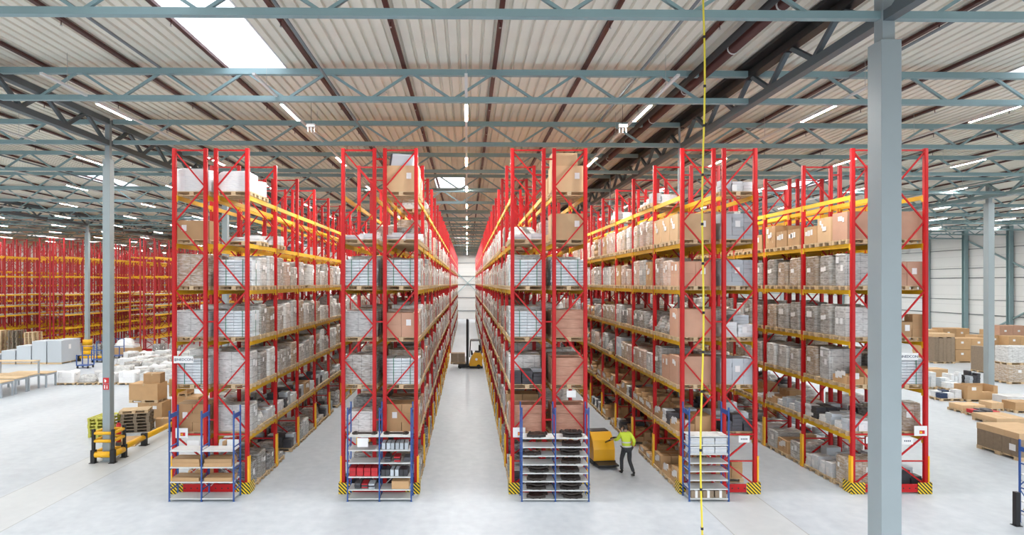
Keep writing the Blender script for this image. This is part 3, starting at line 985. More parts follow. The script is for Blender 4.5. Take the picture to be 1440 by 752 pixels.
def bags(h, mat, r, a=.54, b=.36):
    mb = MB()
    for k in range(5):
        cx, cy = r.uniform(-a * .45, a * .45), r.uniform(-b * .4, b * .4)
        sx, sy, sz = r.uniform(.28, .42) * a / .54, r.uniform(.2, .3) * b / .36, h * r.uniform(.55, 1.0)
        n = 10; vs = []; prof_ = [(0, .85), (.2, 1.0), (.5, .98), (.8, .8), (.95, .45)]
        for zz, sc in prof_:
            for q in range(n):
                t = 2 * PI * q / n
                j = 1 + r.uniform(-.08, .08)
                x = cx + sx * sc * j * math.copysign(abs(math.cos(t)) ** .6, math.cos(t)); y = cy + sy * sc * j * math.copysign(abs(math.sin(t)) ** .6, math.sin(t))
                vs.append((max(-a - .03, min(a + .03, x)), max(-b - .02, min(b + .02, y)), zz * sz))
        fs = [(i * n + q, i * n + (q + 1) % n, (i + 1) * n + (q + 1) % n, (i + 1) * n + q) for i in range(4) for q in range(n)]
        fs += [tuple(4 * n + q for q in range(n)), tuple(n - 1 - q for q in range(n))]
        mb.add(vs, fs, mat)
    mb.box(-a, a, -b, b, 0, h * .25, mat)
    return mb


VAR = {}


def variant(key, kind, desc, mk, nlab=2, ext=(.57, .38), hh=.8):
    r = random.Random(key)
    body = mk(r)
    bmesh_ = body.mesh('goods')
    labm = labels_on(ext[0] + (.012 if 'wrap' in kind else 0), ext[1] + (.006 if 'wrap' in kind else 0), hh, r, nlab)
    it = [(PALLET_LOW, (0, 0, 0)), (bmesh_, (0, 0, PH_))] + [(m, (0, 0, PH_)) for m, s in labm]
    VAR[key] = dict(kind=kind, desc=desc, body=bmesh_, lab=labm, low=join_at('pallet_load', it), h=hh + PH_)


WK, CK, LK, XK = 'wrapped_load', 'carton_load', 'low_load', 'crate_load'
for i in range(6):
    h, bb = ((.66, .375), (.86, .34), (.98, .36), (1.06, .31), (.78, .37), (.92, .29))[i]
    variant('wl%d' % i, WK, 'white wrapped pallet load', lambda r, h=h, bb=bb: wrapped(h, 'film_light', r, b=bb), 2, (.57, bb), hh=h)
    variant('wg%d' % i, WK, 'grey wrapped pallet load', lambda r, h=h, bb=bb: wrapped(h * .97, 'film_grey', r, b=bb), 2, (.57, bb), hh=h * .97)
for i in range(3):
    h = (.7, .9, 1.04)[i]; bb = (.37, .33, .36)[i]
    variant('wb%d' % i, WK, 'brown wrapped pallet load', lambda r, h=h, bb=bb: wrapped(h, 'film_brown', r, b=bb), 2, (.57, bb), hh=h)
    variant('wd%d' % i, WK, 'dark wrapped pallet load', lambda r, h=h, bb=bb: wrapped(h * .85, 'film_dark', r, .03, b=bb), 1, (.57, bb), hh=h * .85)
    variant('wp%d' % i, WK, 'rosy wrapped pallet load', lambda r, h=h, bb=bb: wrapped(h * .95, 'film_pink', r, b=bb), 2, (.57, bb), hh=h * .95)
    variant('ww%d' % i, WK, 'plain white wrapped load', lambda r, h=h: wrapped(h * .7, 'film_white', r, .05), 1, hh=h * .7)
variant('ck0', CK, 'brown carton pallet load', lambda r: cartons(2, 2, 3, .9, 'kraft', r), 4, hh=.9)
variant('ck1', CK, 'low brown carton load', lambda r: cartons(2, 2, 2, .5, 'kraft', r, missing=.3), 4, hh=.45)
variant('ck2', CK, 'stepped brown carton load', lambda r: cartons(3, 2, 3, .75, 'kraft', r, missing=.5), 4, hh=.5)
variant('ck3', CK, 'small brown carton load', lambda r: cartons(3, 3, 3, .55, 'kraft', r, missing=.5), 4, hh=.35)
variant('ck4', CK, 'scattered small carton load', lambda r: cartons(4, 3, 2, .36, 'kraft', r, missing=.7), 2, hh=.2)
variant('cb0', CK, 'big brown single carton', lambda r: cartons(1, 1, 1, .85, 'kraft2', r, a=.59, b=.39), 4, (.59, .39), hh=.85)
variant('cb1', CK, 'large brown single carton', lambda r: cartons(1, 1, 1, .62, 'kraft', r, a=.58, b=.39), 5, (.58, .39), hh=.62)
variant('cp0', CK, 'rosy carton pallet load', lambda r: cartons(1, 1, 1, .92, 'kraft_pink', r, a=.59, b=.39, tape=False), 3, (.59, .39), hh=.92)
variant('cp1', CK, 'rosy stacked carton load', lambda r: cartons(2, 1, 2, .8, 'kraft_pink', r), 3, hh=.8)
variant('cd0', CK, 'grey stacked carton load', lambda r: cartons(3, 2, 6, .85, 'greybox', r, tape=False), 2, hh=.85)
variant('cd1', CK, 'dark brown sheet stack', lambda r: cartons(1, 1, 6, .8, 'kraft_dark', r, tape=False), 2, hh=.8)
variant('lp0', LK, 'low white pack load', lambda r: packs(.42, ['whitepack', 'whitepack', 'greybox'], r), 1, hh=.2)
variant('lp1', LK, 'low mixed pack load', lambda r: packs(.5, ['whitepack', 'greybox', 'darkpack'], r), 1, hh=.2)
variant('lp2', LK, 'low dark pack load', lambda r: packs(.55, ['darkpack', 'greybox', 'darkpack'], r), 1, hh=.25)
variant('lp3', LK, 'flat white sheet load', lambda r: packs(.22, ['whitepack'], r, n=2), 0, hh=.1)
variant('lp4', LK, 'grey tray pack load', lambda r: packs(.75, ['greybox', 'whitepack'], r, n=2), 2, hh=.4)
variant('lb0', LK, 'lumpy wrapped bag load', lambda r: bags(.6, 'film_light', r), 0, hh=.3)
variant('lb1', LK, 'lumpy grey bag load', lambda r: bags(.7, 'film_grey', r), 0, hh=.3)
variant('sk0', 'sack_load', 'pale blue sack load', lambda r: sacks(.86, r), 1, (.60, .385), hh=.86)
variant('xc0', XK, 'reddish wooden crate', lambda r: crate(.88, 'crate', r), 0, (.58, .385), hh=.88)
variant('xc1', XK, 'low reddish wooden crate', lambda r: crate(.6, 'crate', r), 0, (.58, .385), hh=.6)
CAT = {WK: 'pallet load', CK: 'carton load', LK: 'low pallet load', XK: 'crate', 'sack_load': 'sack load'}

MIX = {
    'full': ['wl0', 'wl1', 'wl2', 'wl3', 'wl4', 'wl5', 'wg0', 'wg1', 'wg2', 'wg3', 'wg4', 'wg5', 'wb2', 'wg2', 'wb1', 'wp1', 'wl3', 'cp1', 'wl2'],
    'grey': ['wg0', 'wg1', 'wg2', 'wg3', 'wl1', 'wl2', 'wg5', 'wb0', 'wb1', 'wb2', 'wg2', 'wg3'],
    'mid': ['wl0', 'wg0', 'wb0', 'wg4', 'ck2', 'wl4', 'lb1', 'wd0', 'wp0', 'cp1', 'cd0'],
    'pink': ['wp0', 'wp1', 'wp2', 'wl1', 'wl2', 'wb1', 'ck0', 'wg2'],
    'low': ['lp0', 'lp1', 'lb0', 'lp2', 'lp3', 'lb1', 'lp0', 'ck1', 'wl0'],
    'floor': ['wg0', 'wd0', 'lp1', 'lp2', 'lb1', 'wg1', 'wd1', 'ck2', 'lp4', 'wl0'],
    'brownlow': ['ck3', 'ck3', 'ck2', 'lp1', 'ck4', 'ck4', 'ck3', 'lp2'],
    'carton': ['cb1', 'ck0', 'cb1', 'ck1', 'wb0'],
}
BEAMTOP = [0.001] + [z + .0715 for z in LV]
# what the first bays hold, (rack, side): {tier: [three variants or None, in order from the front]}
FIRST = {
    (0, -1): {6: ['ww2', None, None], 5: ['cb1', None, None], 4: ['wb2', 'wg3', 'wg2'], 3: ['wl1', 'wg1', 'wl2'], 2: ['sk0', 'wl3', 'wl2'], 1: ['ck0', 'ck1', 'wg0'], 0: ['lp3', 'ck1', 'wd0']},
    (0, 1): {6: ['ww1', 'ww0', None], 5: [None, 'lp3', None], 4: ['sk0', 'wl2', 'wl3'], 3: ['sk0', 'wg3', 'wb1'], 2: ['wl3', 'wg2', 'wl2'], 1: ['wl1', 'lb0', 'lp0'], 0: ['wd1', 'wg1', 'wd0']},
    (1, -1): {6: [None] * 3, 5: ['lp3', 'lp3', None], 4: ['sk0', 'wl2', 'wl3'], 3: ['wl1', 'wg1', 'wb1'], 2: ['wg2', 'lb1', 'wd1'], 1: ['wl0', 'lp1', 'wd1'], 0: ['lp2', 'lp1', 'wd0']},
    (1, 1): {6: ['cb0', 'cb1', None], 5: ['lp3', 'lp3', 'lp0'], 4: ['sk0', 'wp1', 'wl2'], 3: ['cp1', 'wp1', 'wl2'], 2: ['sk0', 'wb2', 'wl1'], 1: ['ck0', 'wb1', 'cp1'], 0: ['lp2', 'wg0', 'wb0']},
    (2, -1): {6: [None] * 3, 5: ['lp3', 'lb0', None], 4: ['sk0', 'wl3', 'wl1'], 3: ['sk0', 'wl2', 'wg2'], 2: ['lp1', 'wl1', 'wg1'], 1: ['xc0', 'wl0', 'ck0'], 0: ['lp1', 'wd0', 'lp2']},
    (2, 1): {6: ['cb0', 'cb1', None], 5: ['cb0', 'ck1', None], 4: ['sk0', 'wl2', 'wl1'], 3: ['xc0', 'cp1', 'wg1'], 2: ['xc0', 'wb1', 'wg2'], 1: ['xc0', 'ck1', None], 0: ['lb1', None, None]},
    (3, -1): {6: [None] * 3, 5: ['cb0', 'cb0', 'cb0'], 4: ['cp1', 'wp1', 'wp2'], 3: ['cp0', 'lb1', 'lb1'], 2: ['cp0', 'cp1', 'wg3'], 1: ['ck1', 'lp1', 'ck1'], 0: ['ck2', 'ck1', 'ck2']},
    (3, 1): {6: ['lp0', None, None], 5: ['cd0', 'wg3', None], 4: ['cd0', 'wd2', 'wg2'], 3: ['lp4', 'wg1', 'wb1'], 2: ['cd0', 'wd1', 'wg1'], 1: ['lp2', 'lp4', 'ck1'], 0: [None, 'ck3', None]},
    (4, -1): {6: [None] * 3, 5: ['cp0', 'cb0', 'cb1'], 4: ['wl3', 'wg3', 'wb2'], 3: ['wl2', 'wg3', 'wg2'], 2: ['ck1', 'wl3', 'wb2'], 1: ['lp0', 'lp0', 'lp1'], 0: ['wb1', 'lp4', 'lp4']},
    (4, 1): {6: [None] * 3, 5: ['cp0', None, None], 4: ['cp1', 'wb0', 'wg1'], 3: ['ck2', 'wb0', 'wg1'], 2: ['sk0', 'wg1', 'wb1'], 1: ['wb1', 'wd0', 'lp1'], 0: ['lp2', 'lp1', 'lp2']},
}
RULE = {  # tier -> (mix, chance that a place is filled)
    0: {6: ('low', .04), 5: ('low', .12), 4: ('full', .98), 3: ('full', .97), 2: ('full', .97), 1: ('low', .95), 0: ('floor', .95)},
    1: {6: ('low', .05), 5: ('full', .3), 4: ('full', .98), 3: ('full', .97), 2: ('full', .97), 1: ('mid', .97), 0: ('floor', .97)},
    2: {6: ('carton', .04), 5: ('full', .4), 4: ('full', .98), 3: ('full', .97), 2: ('full', .97), 1: ('mid', .97), 0: ('floor', .97)},
    3: {6: ('low', .06), 5: ('pink', .93), 4: ('pink', .96), 3: ('mid', .95), 2: ('mid', .95), 1: ('brownlow', .92), 0: ('brownlow', .85)},
    4: {6: ('low', 0), 5: ('carton', .97), 4: ('grey', .98), 3: ('grey', .97), 2: ('grey', .97), 1: ('low', .95), 0: ('floor', .92)},
}
slots = []
for ri, xc in enumerate(RX):
    for sd in (-1, 1):
        facing = (ri, sd) in FACING
        for b in range(NB):
            for t in range(7):
                mix, pr = RULE[ri][t]
                for n in range(3):
                    key = None
                    if b == 0:
                        key = FIRST[(ri, sd)][t][n]
                    else:
                        if t >= 5 and ri in (1, 2): p_ = min(.95, pr + .05 * b if t == 5 else pr)
                        else: p_ = pr
                        if not facing: p_ *= .85
                        if rng.random() < p_: key = rng.choice(MIX[mix])
                    if key is None: continue
                    y = F0 + b * BAY + .53 + .87 * n + rng.uniform(-.012, .012)
                    x = xc + sd * (.685 if ri != 3 else .70) - (sd * (.025 if ri != 3 else .01) if t == 0 else 0) + rng.uniform(-.012, .012)
                    vis = y + (0 if facing else (4 if b == 0 else 22))
                    # beyond these depths a facing row hides behind the next rack
                    if facing and ((ri == 0 and b > 6) or (ri == 3 and b > 6) or (ri == 4 and b > 3)): vis += 30
                    slots.append((vis, key, x, y, t, ri, sd, b, n, facing))
slots.sort(key=lambda s: s[0])
count = {}
stuff = []
POS = ['near end', 'middle', 'far end']
for vis, key, x, y, t, ri, sd, b, n, facing in slots:
    V = VAR[key]; kd = V['kind']
    z = BEAMTOP[t]
    hidden = vis > 60 or (not facing and b > 3)
    cls = 'wrapped' if kd == WK else kd
    if count.get(cls, 0) >= 285 or hidden:
        stuff.append((V['low'], (x, y, z))); continue
    count[cls] = count.get(cls, 0) + 1
    lv = 'floor level' if t == 0 else '%s beam level' % ORD[t - 1]
    lab = '%s, %s, %s rack %s side, %s bay back, %s' % (V['desc'], lv, RNAME[ri].replace(' rack', ''), 'left' if sd < 0 else 'right', ORD[b], POS[n])
    grp = 'pallet goods on the %s' % RNAME[ri]
    near = vis < 31.5
    rz = rng.uniform(-.008, .008)
    if near:
        e = thing(kd, lab, CAT[kd], (x, y, z), rz, grp)
        ob('pallet', PALLET, e); ob('goods', V['body'], e, (0, 0, PH_))
        for m, s in V['lab']:
            if s == sd or (s == 0 and b == 0 and n == 0): ob('label_sheet', m, e, (0, 0, PH_))
    else:
        ob(kd, V['low'], None, (x, y, z), rz, lab, CAT[kd], grp)
# second group of racks beyond the cross aisle: only the aisle sides
for ri, sd in ((1, 1), (2, -1), (0, 1), (3, -1)):
    for b in range(16 if ri in (1, 2) else 3):
        for t in range(6):
            for n in range(3):
                if rng.random() < .85:
                    stuff.append((VAR[rng.choice(MIX['full' if t < 5 else 'low'])]['low'], (RX[ri] + sd * .685, 57.5 + b * BAY + .53 + .87 * n, BEAMTOP[t])))
sg_ = ob('distant_goods', join_at('distant_goods', stuff), None, label='distant wrapped goods filling the deep ends of the red racks', cat='goods', kind='stuff')

# box standing on another box at the top of the middle rack, and its pair on the second rack
for nm, x, y, z, lab in (('carton', RX[2] + .55, F0 + .5, BEAMTOP[6] + PH_ + .85, 'smaller brown carton standing on the big carton at the top of the middle rack'),):
    c = thing(nm, lab, 'carton', (x, y, z))
    ob('box_body', MB().box(-.42, .42, -.3, .3, 0, .42, 'kraft2').mesh('box_body', .006), c)
    ob('tape', MB().box(-.43, .43, -.03, .03, .33, .423, 'tape').mesh('tape'), c)
c = thing('steel_bin', 'grey metal chute box standing on the big carton at the top of the second rack', 'box', (RX[1] + .7, F0 + .5, BEAMTOP[6] + PH_ + .85))
ob('bin_body', MB().prism([(-.36, 0), (.36, 0), (.42, .36), (-.3, .40)], 'y', -.3, .3, 'greybox').mesh('bin_body', .01), c)
ob('dark_side', MB().prism([(-.42, .0), (-.365, 0), (-.305, .4), (-.36, .38)], 'y', -.3, .3, 'darkpack').mesh('dark_side'), c)

# ------------------------------------------------------------------ signs
def text_mesh(s, size, mat):
    cu = bpy.data.curves.new('t', 'FONT'); cu.body = s; cu.size = size; cu.align_x = 'CENTER'; cu.align_y = 'CENTER'; cu.extrude = .002
    o = bpy.data.objects.new('t', cu); COL.objects.link(o)
    bpy.context.view_layer.update()
    dg = bpy.context.evaluated_depsgraph_get()
    me = bpy.data.meshes.new_from_object(o.evaluated_get(dg))
    me.transform(Matrix.Rotation(PI / 2, 4, 'X'))
    me.materials.clear(); me.materials.append(M[mat]); me.name = 'lettering'
    bpy.data.objects.remove(o); bpy.data.curves.remove(cu)
    return me


nt_ = text_mesh('NEDCON', .118, 'ink')
for x, z, who in ((RX[0] - .86, 4.37, 'leftmost rack'), (RX[4] + .58, 4.47, 'rightmost rack')):
    s = thing('rack_sign', 'white sign with dark capital letters on the front of the %s' % who, 'sign', (x, F0 - .075, z))
    ob('panel', MB().box(-.32, .32, -.006, .006, -.115, .115, 'white').mesh('panel', .002), s)
    ob('lettering', nt_, s, (.05, -.009, 0))
    em = MB()
    for k in range(12):
        a0, a1 = 2 * PI * k / 12, 2 * PI * (k + 1) / 12
        em.bar((-.255 + .04 * math.cos(a0), -.009, .04 * math.sin(a0)), (-.255 + .04 * math.cos(a1), -.009, .04 * math.sin(a1)), .004, .014, 'ink')
    em.box(-.270, -.260, -.011, -.007, -.024, .024, 'ink').box(-.25, -.24, -.011, -.007, -.024, .024, 'ink')
    ob('emblem', em.mesh('emblem'), s)


def card(x, z, w, h, lab, style, y=F0 - .075):
    s = thing('notice_card', lab, 'sign', (x, y, z))
    ob('panel', MB().box(-w / 2, w / 2, -.004, .004, -h / 2, h / 2, 'white').mesh('panel'), s)
    mb = MB()
    if style == 'code':
        mb.box(-w * .1, w * .3, -.007, -.004, -h * .3, h * .05, 'sign_red').box(-w * .05, w * .1, -.009, -.007, -h * .25, -h * .05, 'yellow')
    elif style == 'txt':
        for k in range(4):
            mb.box(-w * .3 + w * .16 * k, -w * .3 + w * .16 * k + w * .1, -.007, -.004, -h * .08, h * .12, 'ink')
    if mb.v: ob('print', mb.mesh('print'), s)


card(RX[0] - .92, 1.98, .40, .32, 'white notice card with a red square on the leftmost rack', 'code')
card(RX[0] - .55, 1.63, .38, .22, 'white blank aisle card above the left blue shelf bay of the leftmost rack', 'blank')
card(RX[0] + .75, 1.66, .38, .22, 'white aisle card above the right blue shelf bay of the leftmost rack', 'blank')
card(RX[2] - .98, 2.0, .40, .32, 'white notice card beside the black castings shelves', 'code')
card(RX[2] + .72, 3.25, .3, .22, 'small white card hanging under the crate on the middle rack', 'blank')
card(RX[3] + .80, 1.78, .36, .22, 'white aisle card on the right frame of the fourth rack', 'txt')
card(RX[4] - .62, 1.75, .36, .22, 'white aisle card on the left frame of the rightmost rack', 'txt')
card(RX[4] + .55, 1.72, .36, .22, 'white aisle card on the right frame of the rightmost rack', 'txt')
card(RX[4] + .98, 2.05, .42, .32, 'white notice card with a red square on the rightmost rack', 'code')

# ------------------------------------------------------------------ blue shelving at the rack ends
def shelving(name_lab, x0, nb, bw, y0, dep, h, levels, cat='shelf unit', topplate=True):
    """x0 left edge, y0 front face; shelves at the given heights"""
    L = nb * bw
    e = thing('shelf_unit', name_lab, cat, (x0, y0, 0))
    for k in range(nb + 1):
        x = k * bw
        for y in (0.02, dep - .02):
            hh = h + (.08 if y > .1 else 0)
            ob('post', MB().box(x - .02, x + .02, y - .02, y + .02, .006, hh, 'blue').box(x - .035, x + .035, y - .03, y + .03, 0, .006, 'blue').mesh('post'), e)
        fr = MB()
        for z in (.35, 1.0, 1.7):
            if z < h: fr.bar((x, .02, z), (x, dep - .02, z), .02, .035, 'blue')
        if topplate: ob('top_plate', MB().box(x - .022, x + .022, .04, dep - .04, h - .25, h - .12, 'blue').mesh('top_plate'), e)
        fr.bar((x, .02, .4), (x, dep - .02, .95), .012, .025, 'blue').bar((x, .02, 1.65), (x, dep - .02, 1.05), .012, .025, 'blue')
        ob('side_brace', fr.mesh('side_brace'), e)
    for z in levels:
        for k in range(nb):
            ob('shelf', MB().box(k * bw + .022, (k + 1) * bw - .022, .0, dep, z - .035, z, 'shelf').mesh('shelf', .004), e)
    bb = MB()
    for k in range(nb):
        bb.bar((k * bw + .05, dep - .02, .3), ((k + 1) * bw - .05, dep - .02, 1.2), .006, .025, 'metal').bar((k * bw + .05, dep - .012, 1.2), ((k + 1) * bw - .05, dep - .012, .3), .006, .025, 'metal')
    ob('back_brace', bb.mesh('back_brace'), e)
    return e


UY = 18.4
UD = .58
U1, U2, U3, U4 = -9.36, -3.76, 1.72, 6.98
L1 = [.10, .62, 1.08, 1.60]
L2 = [.10, .38, .78, 1.22, 1.62, 2.06]
L3 = [.08, .36, .64, .90, 1.17, 1.44, 1.72, 2.0]
L4 = [.10, .40, .68, .96, 1.22, 1.50, 1.78, 2.06]
shelving('blue and grey shelf unit with flat brown cartons at the foot of the leftmost rack', U1, 2, 1.01, UY, UD, 2.85, L1)
shelving('blue and grey shelf unit with red boxes at the foot of the second rack', U2, 2, 1.0, UY, UD, 2.95, L2)
shelving('blue and grey shelf unit with black castings at the foot of the middle rack', U3, 2, 1.05, UY, UD, 2.95, L3)
shelving('narrow blue and grey shelf unit with paper packs at the foot of the fourth rack', U4, 1, 1.24, UY, UD, 2.95, L4)

FLATC = [MB().box(-.43, .43, -.25, .25, 0, .12, 'kraft').mesh('carton_body', .004), MB().box(-.43, .43, -.25, .25, 0, .045, 'kraft').mesh('carton_body', .003)]
SEAM = MB().box(-.435, .435, -.025, .025, .055, .122, 'tape').mesh('tape')
for k, (lv, n) in enumerate(((1.08, 1), (.62, 0))):
    for c in range(2):
        for q in range(2 if lv > 1 else 1):
            zz = .1235 * q + .001
            t = thing('flat_carton', 'flat brown carton, %s shelf of leftmost blue unit, %s bay%s' % (('second highest', 'third highest')[k], ('left', 'right')[c], '' if lv < 1 else (', lower one', ', upper one')[q]), 'carton',
                      (U1 + .505 + 1.01 * c + rng.uniform(-.02, .02), UY + .28, lv + zz), rng.uniform(-.04, .04), 'flat cartons on the leftmost blue unit')
            ob('box_body', FLATC[0], t); ob('tape', SEAM, t)


def bracket_mesh():
    mb = MB(); pr = []
    n = 40
    for k in range(n):
        t = 2 * PI * k / n; c, s = math.cos(t), math.sin(t)
        rx, ry = .36, .15
        x = rx * math.copysign(abs(c) ** .8, c); y = ry * math.copysign(abs(s) ** .7, s)
        y *= 1 + .35 * math.cos(4 * t) * (1 if abs(c) < .8 else .6)
        pr.append((x, y))
    mb.prism(pr, 'z', 0, .05, 'iron')
    for x, y in ((-.28, .06), (-.28, -.06), (.28, .06), (.28, -.06), (0, .1), (0, -.1)):
        mb.tube((x, y, .05), (x, y, .075), .032, 'iron', 10)
    mb.tube((-.12, 0, .05), (-.12, 0, .09), .075, 'iron', 14).tube((.12, 0, .05), (.12, 0, .09), .075, 'iron', 14)
    return mb.mesh('bracket', .0)


def caliper_mesh():
    mb = MB()
    pr = [(-.30, -.06), (-.2, -.11), (-.1, -.15), (.1, -.15), (.2, -.11), (.30, -.06), (.30, .06), (.22, .08), (.12, .14), (-.12, .14), (-.22, .08), (-.30, .06)]
    mb.prism(pr, 'z', 0, .10, 'iron')
    for x in (-.1, .1):
        mb.tube((x, -.21, .05), (x, -.15, .05), .05, 'iron', 12)
    for x in (-.25, .25):
        mb.tube((x, 0, .10), (x, 0, .14), .03, 'iron', 8)
    mb.cbox((0, .16, .06), (.16, .06, .09), 'iron')
    return mb.mesh('casting')


BRK = bracket_mesh(); CAL = caliper_mesh(); CAL.transform(Matrix.Diagonal((1, .6, .8, 1)))
SN = {z: ORD[len(L3) - 1 - i] for i, z in enumerate(L3)}
plan3 = {2.0: (2, 3), 1.72: (0, 2), 1.44: (1, 3), 1.17: (0, 2), .90: (3, 2), .64: (2, 2), .36: (3, 3), .08: (2, 3)}
for z, (na, nb_) in plan3.items():
    for c, n in enumerate((na, nb_)):
        for q in range(n):
            me = CAL if q < 2 else BRK
            x = U3 + .52 + 1.05 * c + (rng.uniform(-.07, .07) if n > 1 else -.2)
            y = UY + (.155, .405, .22)[q]
            zz = z + (.122 if q == 2 else 0)
            if q == 2: x = U3 + .52 + 1.05 * c
            ob('casting', me, None, (x, y, zz + .0005), rng.uniform(-.02, .02), 'black casting on the middle blue unit, %s shelf down, %s side, %s piece' % (SN[z], ('left', 'right')[c], ('front', 'rear', 'upper')[q]), 'casting', 'black castings on the middle blue unit')
# second blue unit
for q in range(2):
    for c in range(1):
        pass
for c in range(2):
    t = thing('metal_bracket', 'black dumbbell-shaped bracket on the top shelf of the second blue unit, %s one' % ('left', 'right')[c], 'bracket', (U2 + .5 + 1.0 * c, UY + .28, 2.061), 0, 'black brackets')
    ob('bracket_body', MB().prism([(-.40, -.05), (-.34, -.12), (-.22, -.10), (-.2, -.05), (.2, -.05), (.22, -.10), (.34, -.12), (.4, -.05), (.4, .05), (.34, .12), (.22, .1), (.2, .05), (-.2, .05), (-.22, .1), (-.34, .12), (-.4, .05)], 'z', 0, .05, 'iron').mesh('bracket_body', .004), t)
    for s in (-.3, .3):
        ob('hub', MB().tube((s, 0, .05), (s, 0, .08), .05, 'iron', 12).mesh('hub'), t)
card(U2 + .48, 1.86, .34, .28, 'white card hanging on the front of the second blue unit', 'blank', y=UY - .012)
RB = MB().box(-.10, .10, -.2, .2, 0, .13, 'red_box').mesh('box_body', .004); RBL = MB().box(-.06, .06, -.203, -.2, .035, .095, 'white').mesh('label_sheet')
for row in range(2):
    for k in range(4):
        t = thing('red_box', 'small red box on the second blue unit, %s row, %s from the left' % (('lower', 'upper')[row], ORD[k]), 'box', (U2 + .15 + .23 * k, UY + .25, .781 + .132 * row), 0, 'red boxes on the second blue unit')
        ob('box_body', RB, t)
        ob('stripe', MB().box(-.101, .101, -.201, .201, .05, .07, 'sign_red').mesh('stripe'), t)
DB = MB().box(-.13, .13, -.2, .2, 0, .2, 'greybox').mesh('box_body', .006); DK = MB().box(-.13, .13, -.2, .2, 0, .2, 'darkpack').mesh('box_body', .006)
BAND = MB().box(-.02, .02, -.204, .204, -.0, .203, 'black').mesh('band')


def small_box(x, z, me, lab, g, band=True):
    t = thing('small_box', lab, 'box', (x, UY + .27, z + .001), rng.uniform(-.06, .06), g)
    ob('box_body', me, t)
    if band: ob('band', BAND, t)


for k in range(3):
    small_box(U2 + 1.2 + .28 * k, 1.62, DB, 'grey banded box on the second shelf of the second blue unit, %s from the left' % ORD[k], 'grey boxes on the second blue unit')
for k in range(3):
    small_box(U2 + 1.18 + .29 * k, .78, (DK, DB, DK)[k], 'dark banded box beside the red boxes on the second blue unit, %s from the left' % ORD[k], 'dark boxes on the second blue unit')
for k, (x, z, mm) in enumerate(((1.25, 1.22, 'darkpack'), (1.55, 1.22, 'red_box'), (1.8, 1.22, 'darkpack'), (.3, .38, 'darkpack'), (.52, .38, 'red_box'), (.75, .38, 'greybox'))):
    t = thing('parts_bundle', '%s bundle of parts on the %s shelf of the second blue unit, %s of three' % ({'darkpack': 'dark', 'red_box': 'red', 'greybox': 'grey'}[mm], ('third', 'fifth')[z < 1], ORD[k % 3]), 'bundle', (U2 + x + (.06 if x > 1.6 else 0), UY + .27, z + .008), 0)
    for q in range(3):
        ob('piece', MB().cbox((rng.uniform(-.01, .01), rng.uniform(-.03, .03), .03 + .05 * q), (.19, .42, .046), mm if q != 1 else 'darkpack').mesh('piece', .006), t)
t = thing('carton', 'brown carton on the fifth shelf of the second blue unit', 'carton', (U2 + 1.65, UY + .28, .381))
ob('box_body', MB().box(-.27, .27, -.22, .22, 0, .24, 'kraft').mesh('box_body', .005), t); ob('tape', MB().box(-.271, .271, -.025, .025, .17, .242, 'tape').mesh('tape'), t)
# fourth blue unit: paper packs
PK = MB().box(-.18, .18, -.22, .22, 0, .10, 'whitepack').mesh('pack_body', .008); PB = MB().box(-.181, .181, -.221, .221, .03, .06, 'greybox').mesh('band')
for li, z in enumerate((1.78, 1.50)):
    for row in range(2):
        for k in range(3):
            t = thing('paper_pack', 'white paper pack on the narrow blue unit, %s shelf, %s row, %s from the left' % (('second', 'third')[li], ('lower', 'upper')[row], ORD[k]), 'pack', (U4 + .23 + .39 * k, UY + .26, z + .001 + .105 * row), rng.uniform(-.03, .03), 'paper packs on the narrow blue unit')
            ob('pack_body', PK, t); ob('band', PB, t)
for k in range(3):
    t = thing('brown_box', 'brown white-banded box at the bottom of the narrow blue unit, %s from left' % ORD[k], 'box', (U4 + .23 + .39 * k, UY + .25, .101), rng.uniform(-.05, .05), 'brown boxes on the narrow blue unit')
    ob('box_body', MB().box(-.17, .17, -.2, .2, 0, .22, 'kraft_dark').mesh('box_body', .008), t); ob('band', MB().box(-.04, .04, -.205, .205, 0, .225, 'white').mesh('band'), t)
# unit at the right edge
shelving('blue shelf unit standing at the right edge of the photograph', 15.87, 1, 1.0, 16.3, .55, 2.3, [.25, .62, 1.02, 1.4])
for k, (z, mm, lab) in enumerate(((1.02, 'darkpack', 'dark wrapped parcel'), (.62, 'kraft', 'brown parcel'), (.25, 'yellow', 'yellow parcel'), (1.4, 'whitepack', 'white parcel'))):
    t = thing('parcel', '%s on the blue shelf unit at the right edge' % lab, 'parcel', (16.35, 16.58, z + .001))
    ob('box_body', MB().box(-.28, .28, -.2, .2, 0, .2, mm).mesh('box_body', .01), t); ob('band', MB().box(-.02, .02, -.203, .203, 0, .203, 'black').mesh('band'), t)
t = thing('bollard', 'black and yellow bollard beside the blue shelf unit at the right edge', 'bollard', (15.56, 16.6, 0))
ob('post', MB().box(-.06, .06, -.06, .06, .01, .95, 'black').mesh('post', .005), t); ob('foot', MB().box(-.1, .1, -.1, .1, 0, .01, 'black').mesh('foot'), t)

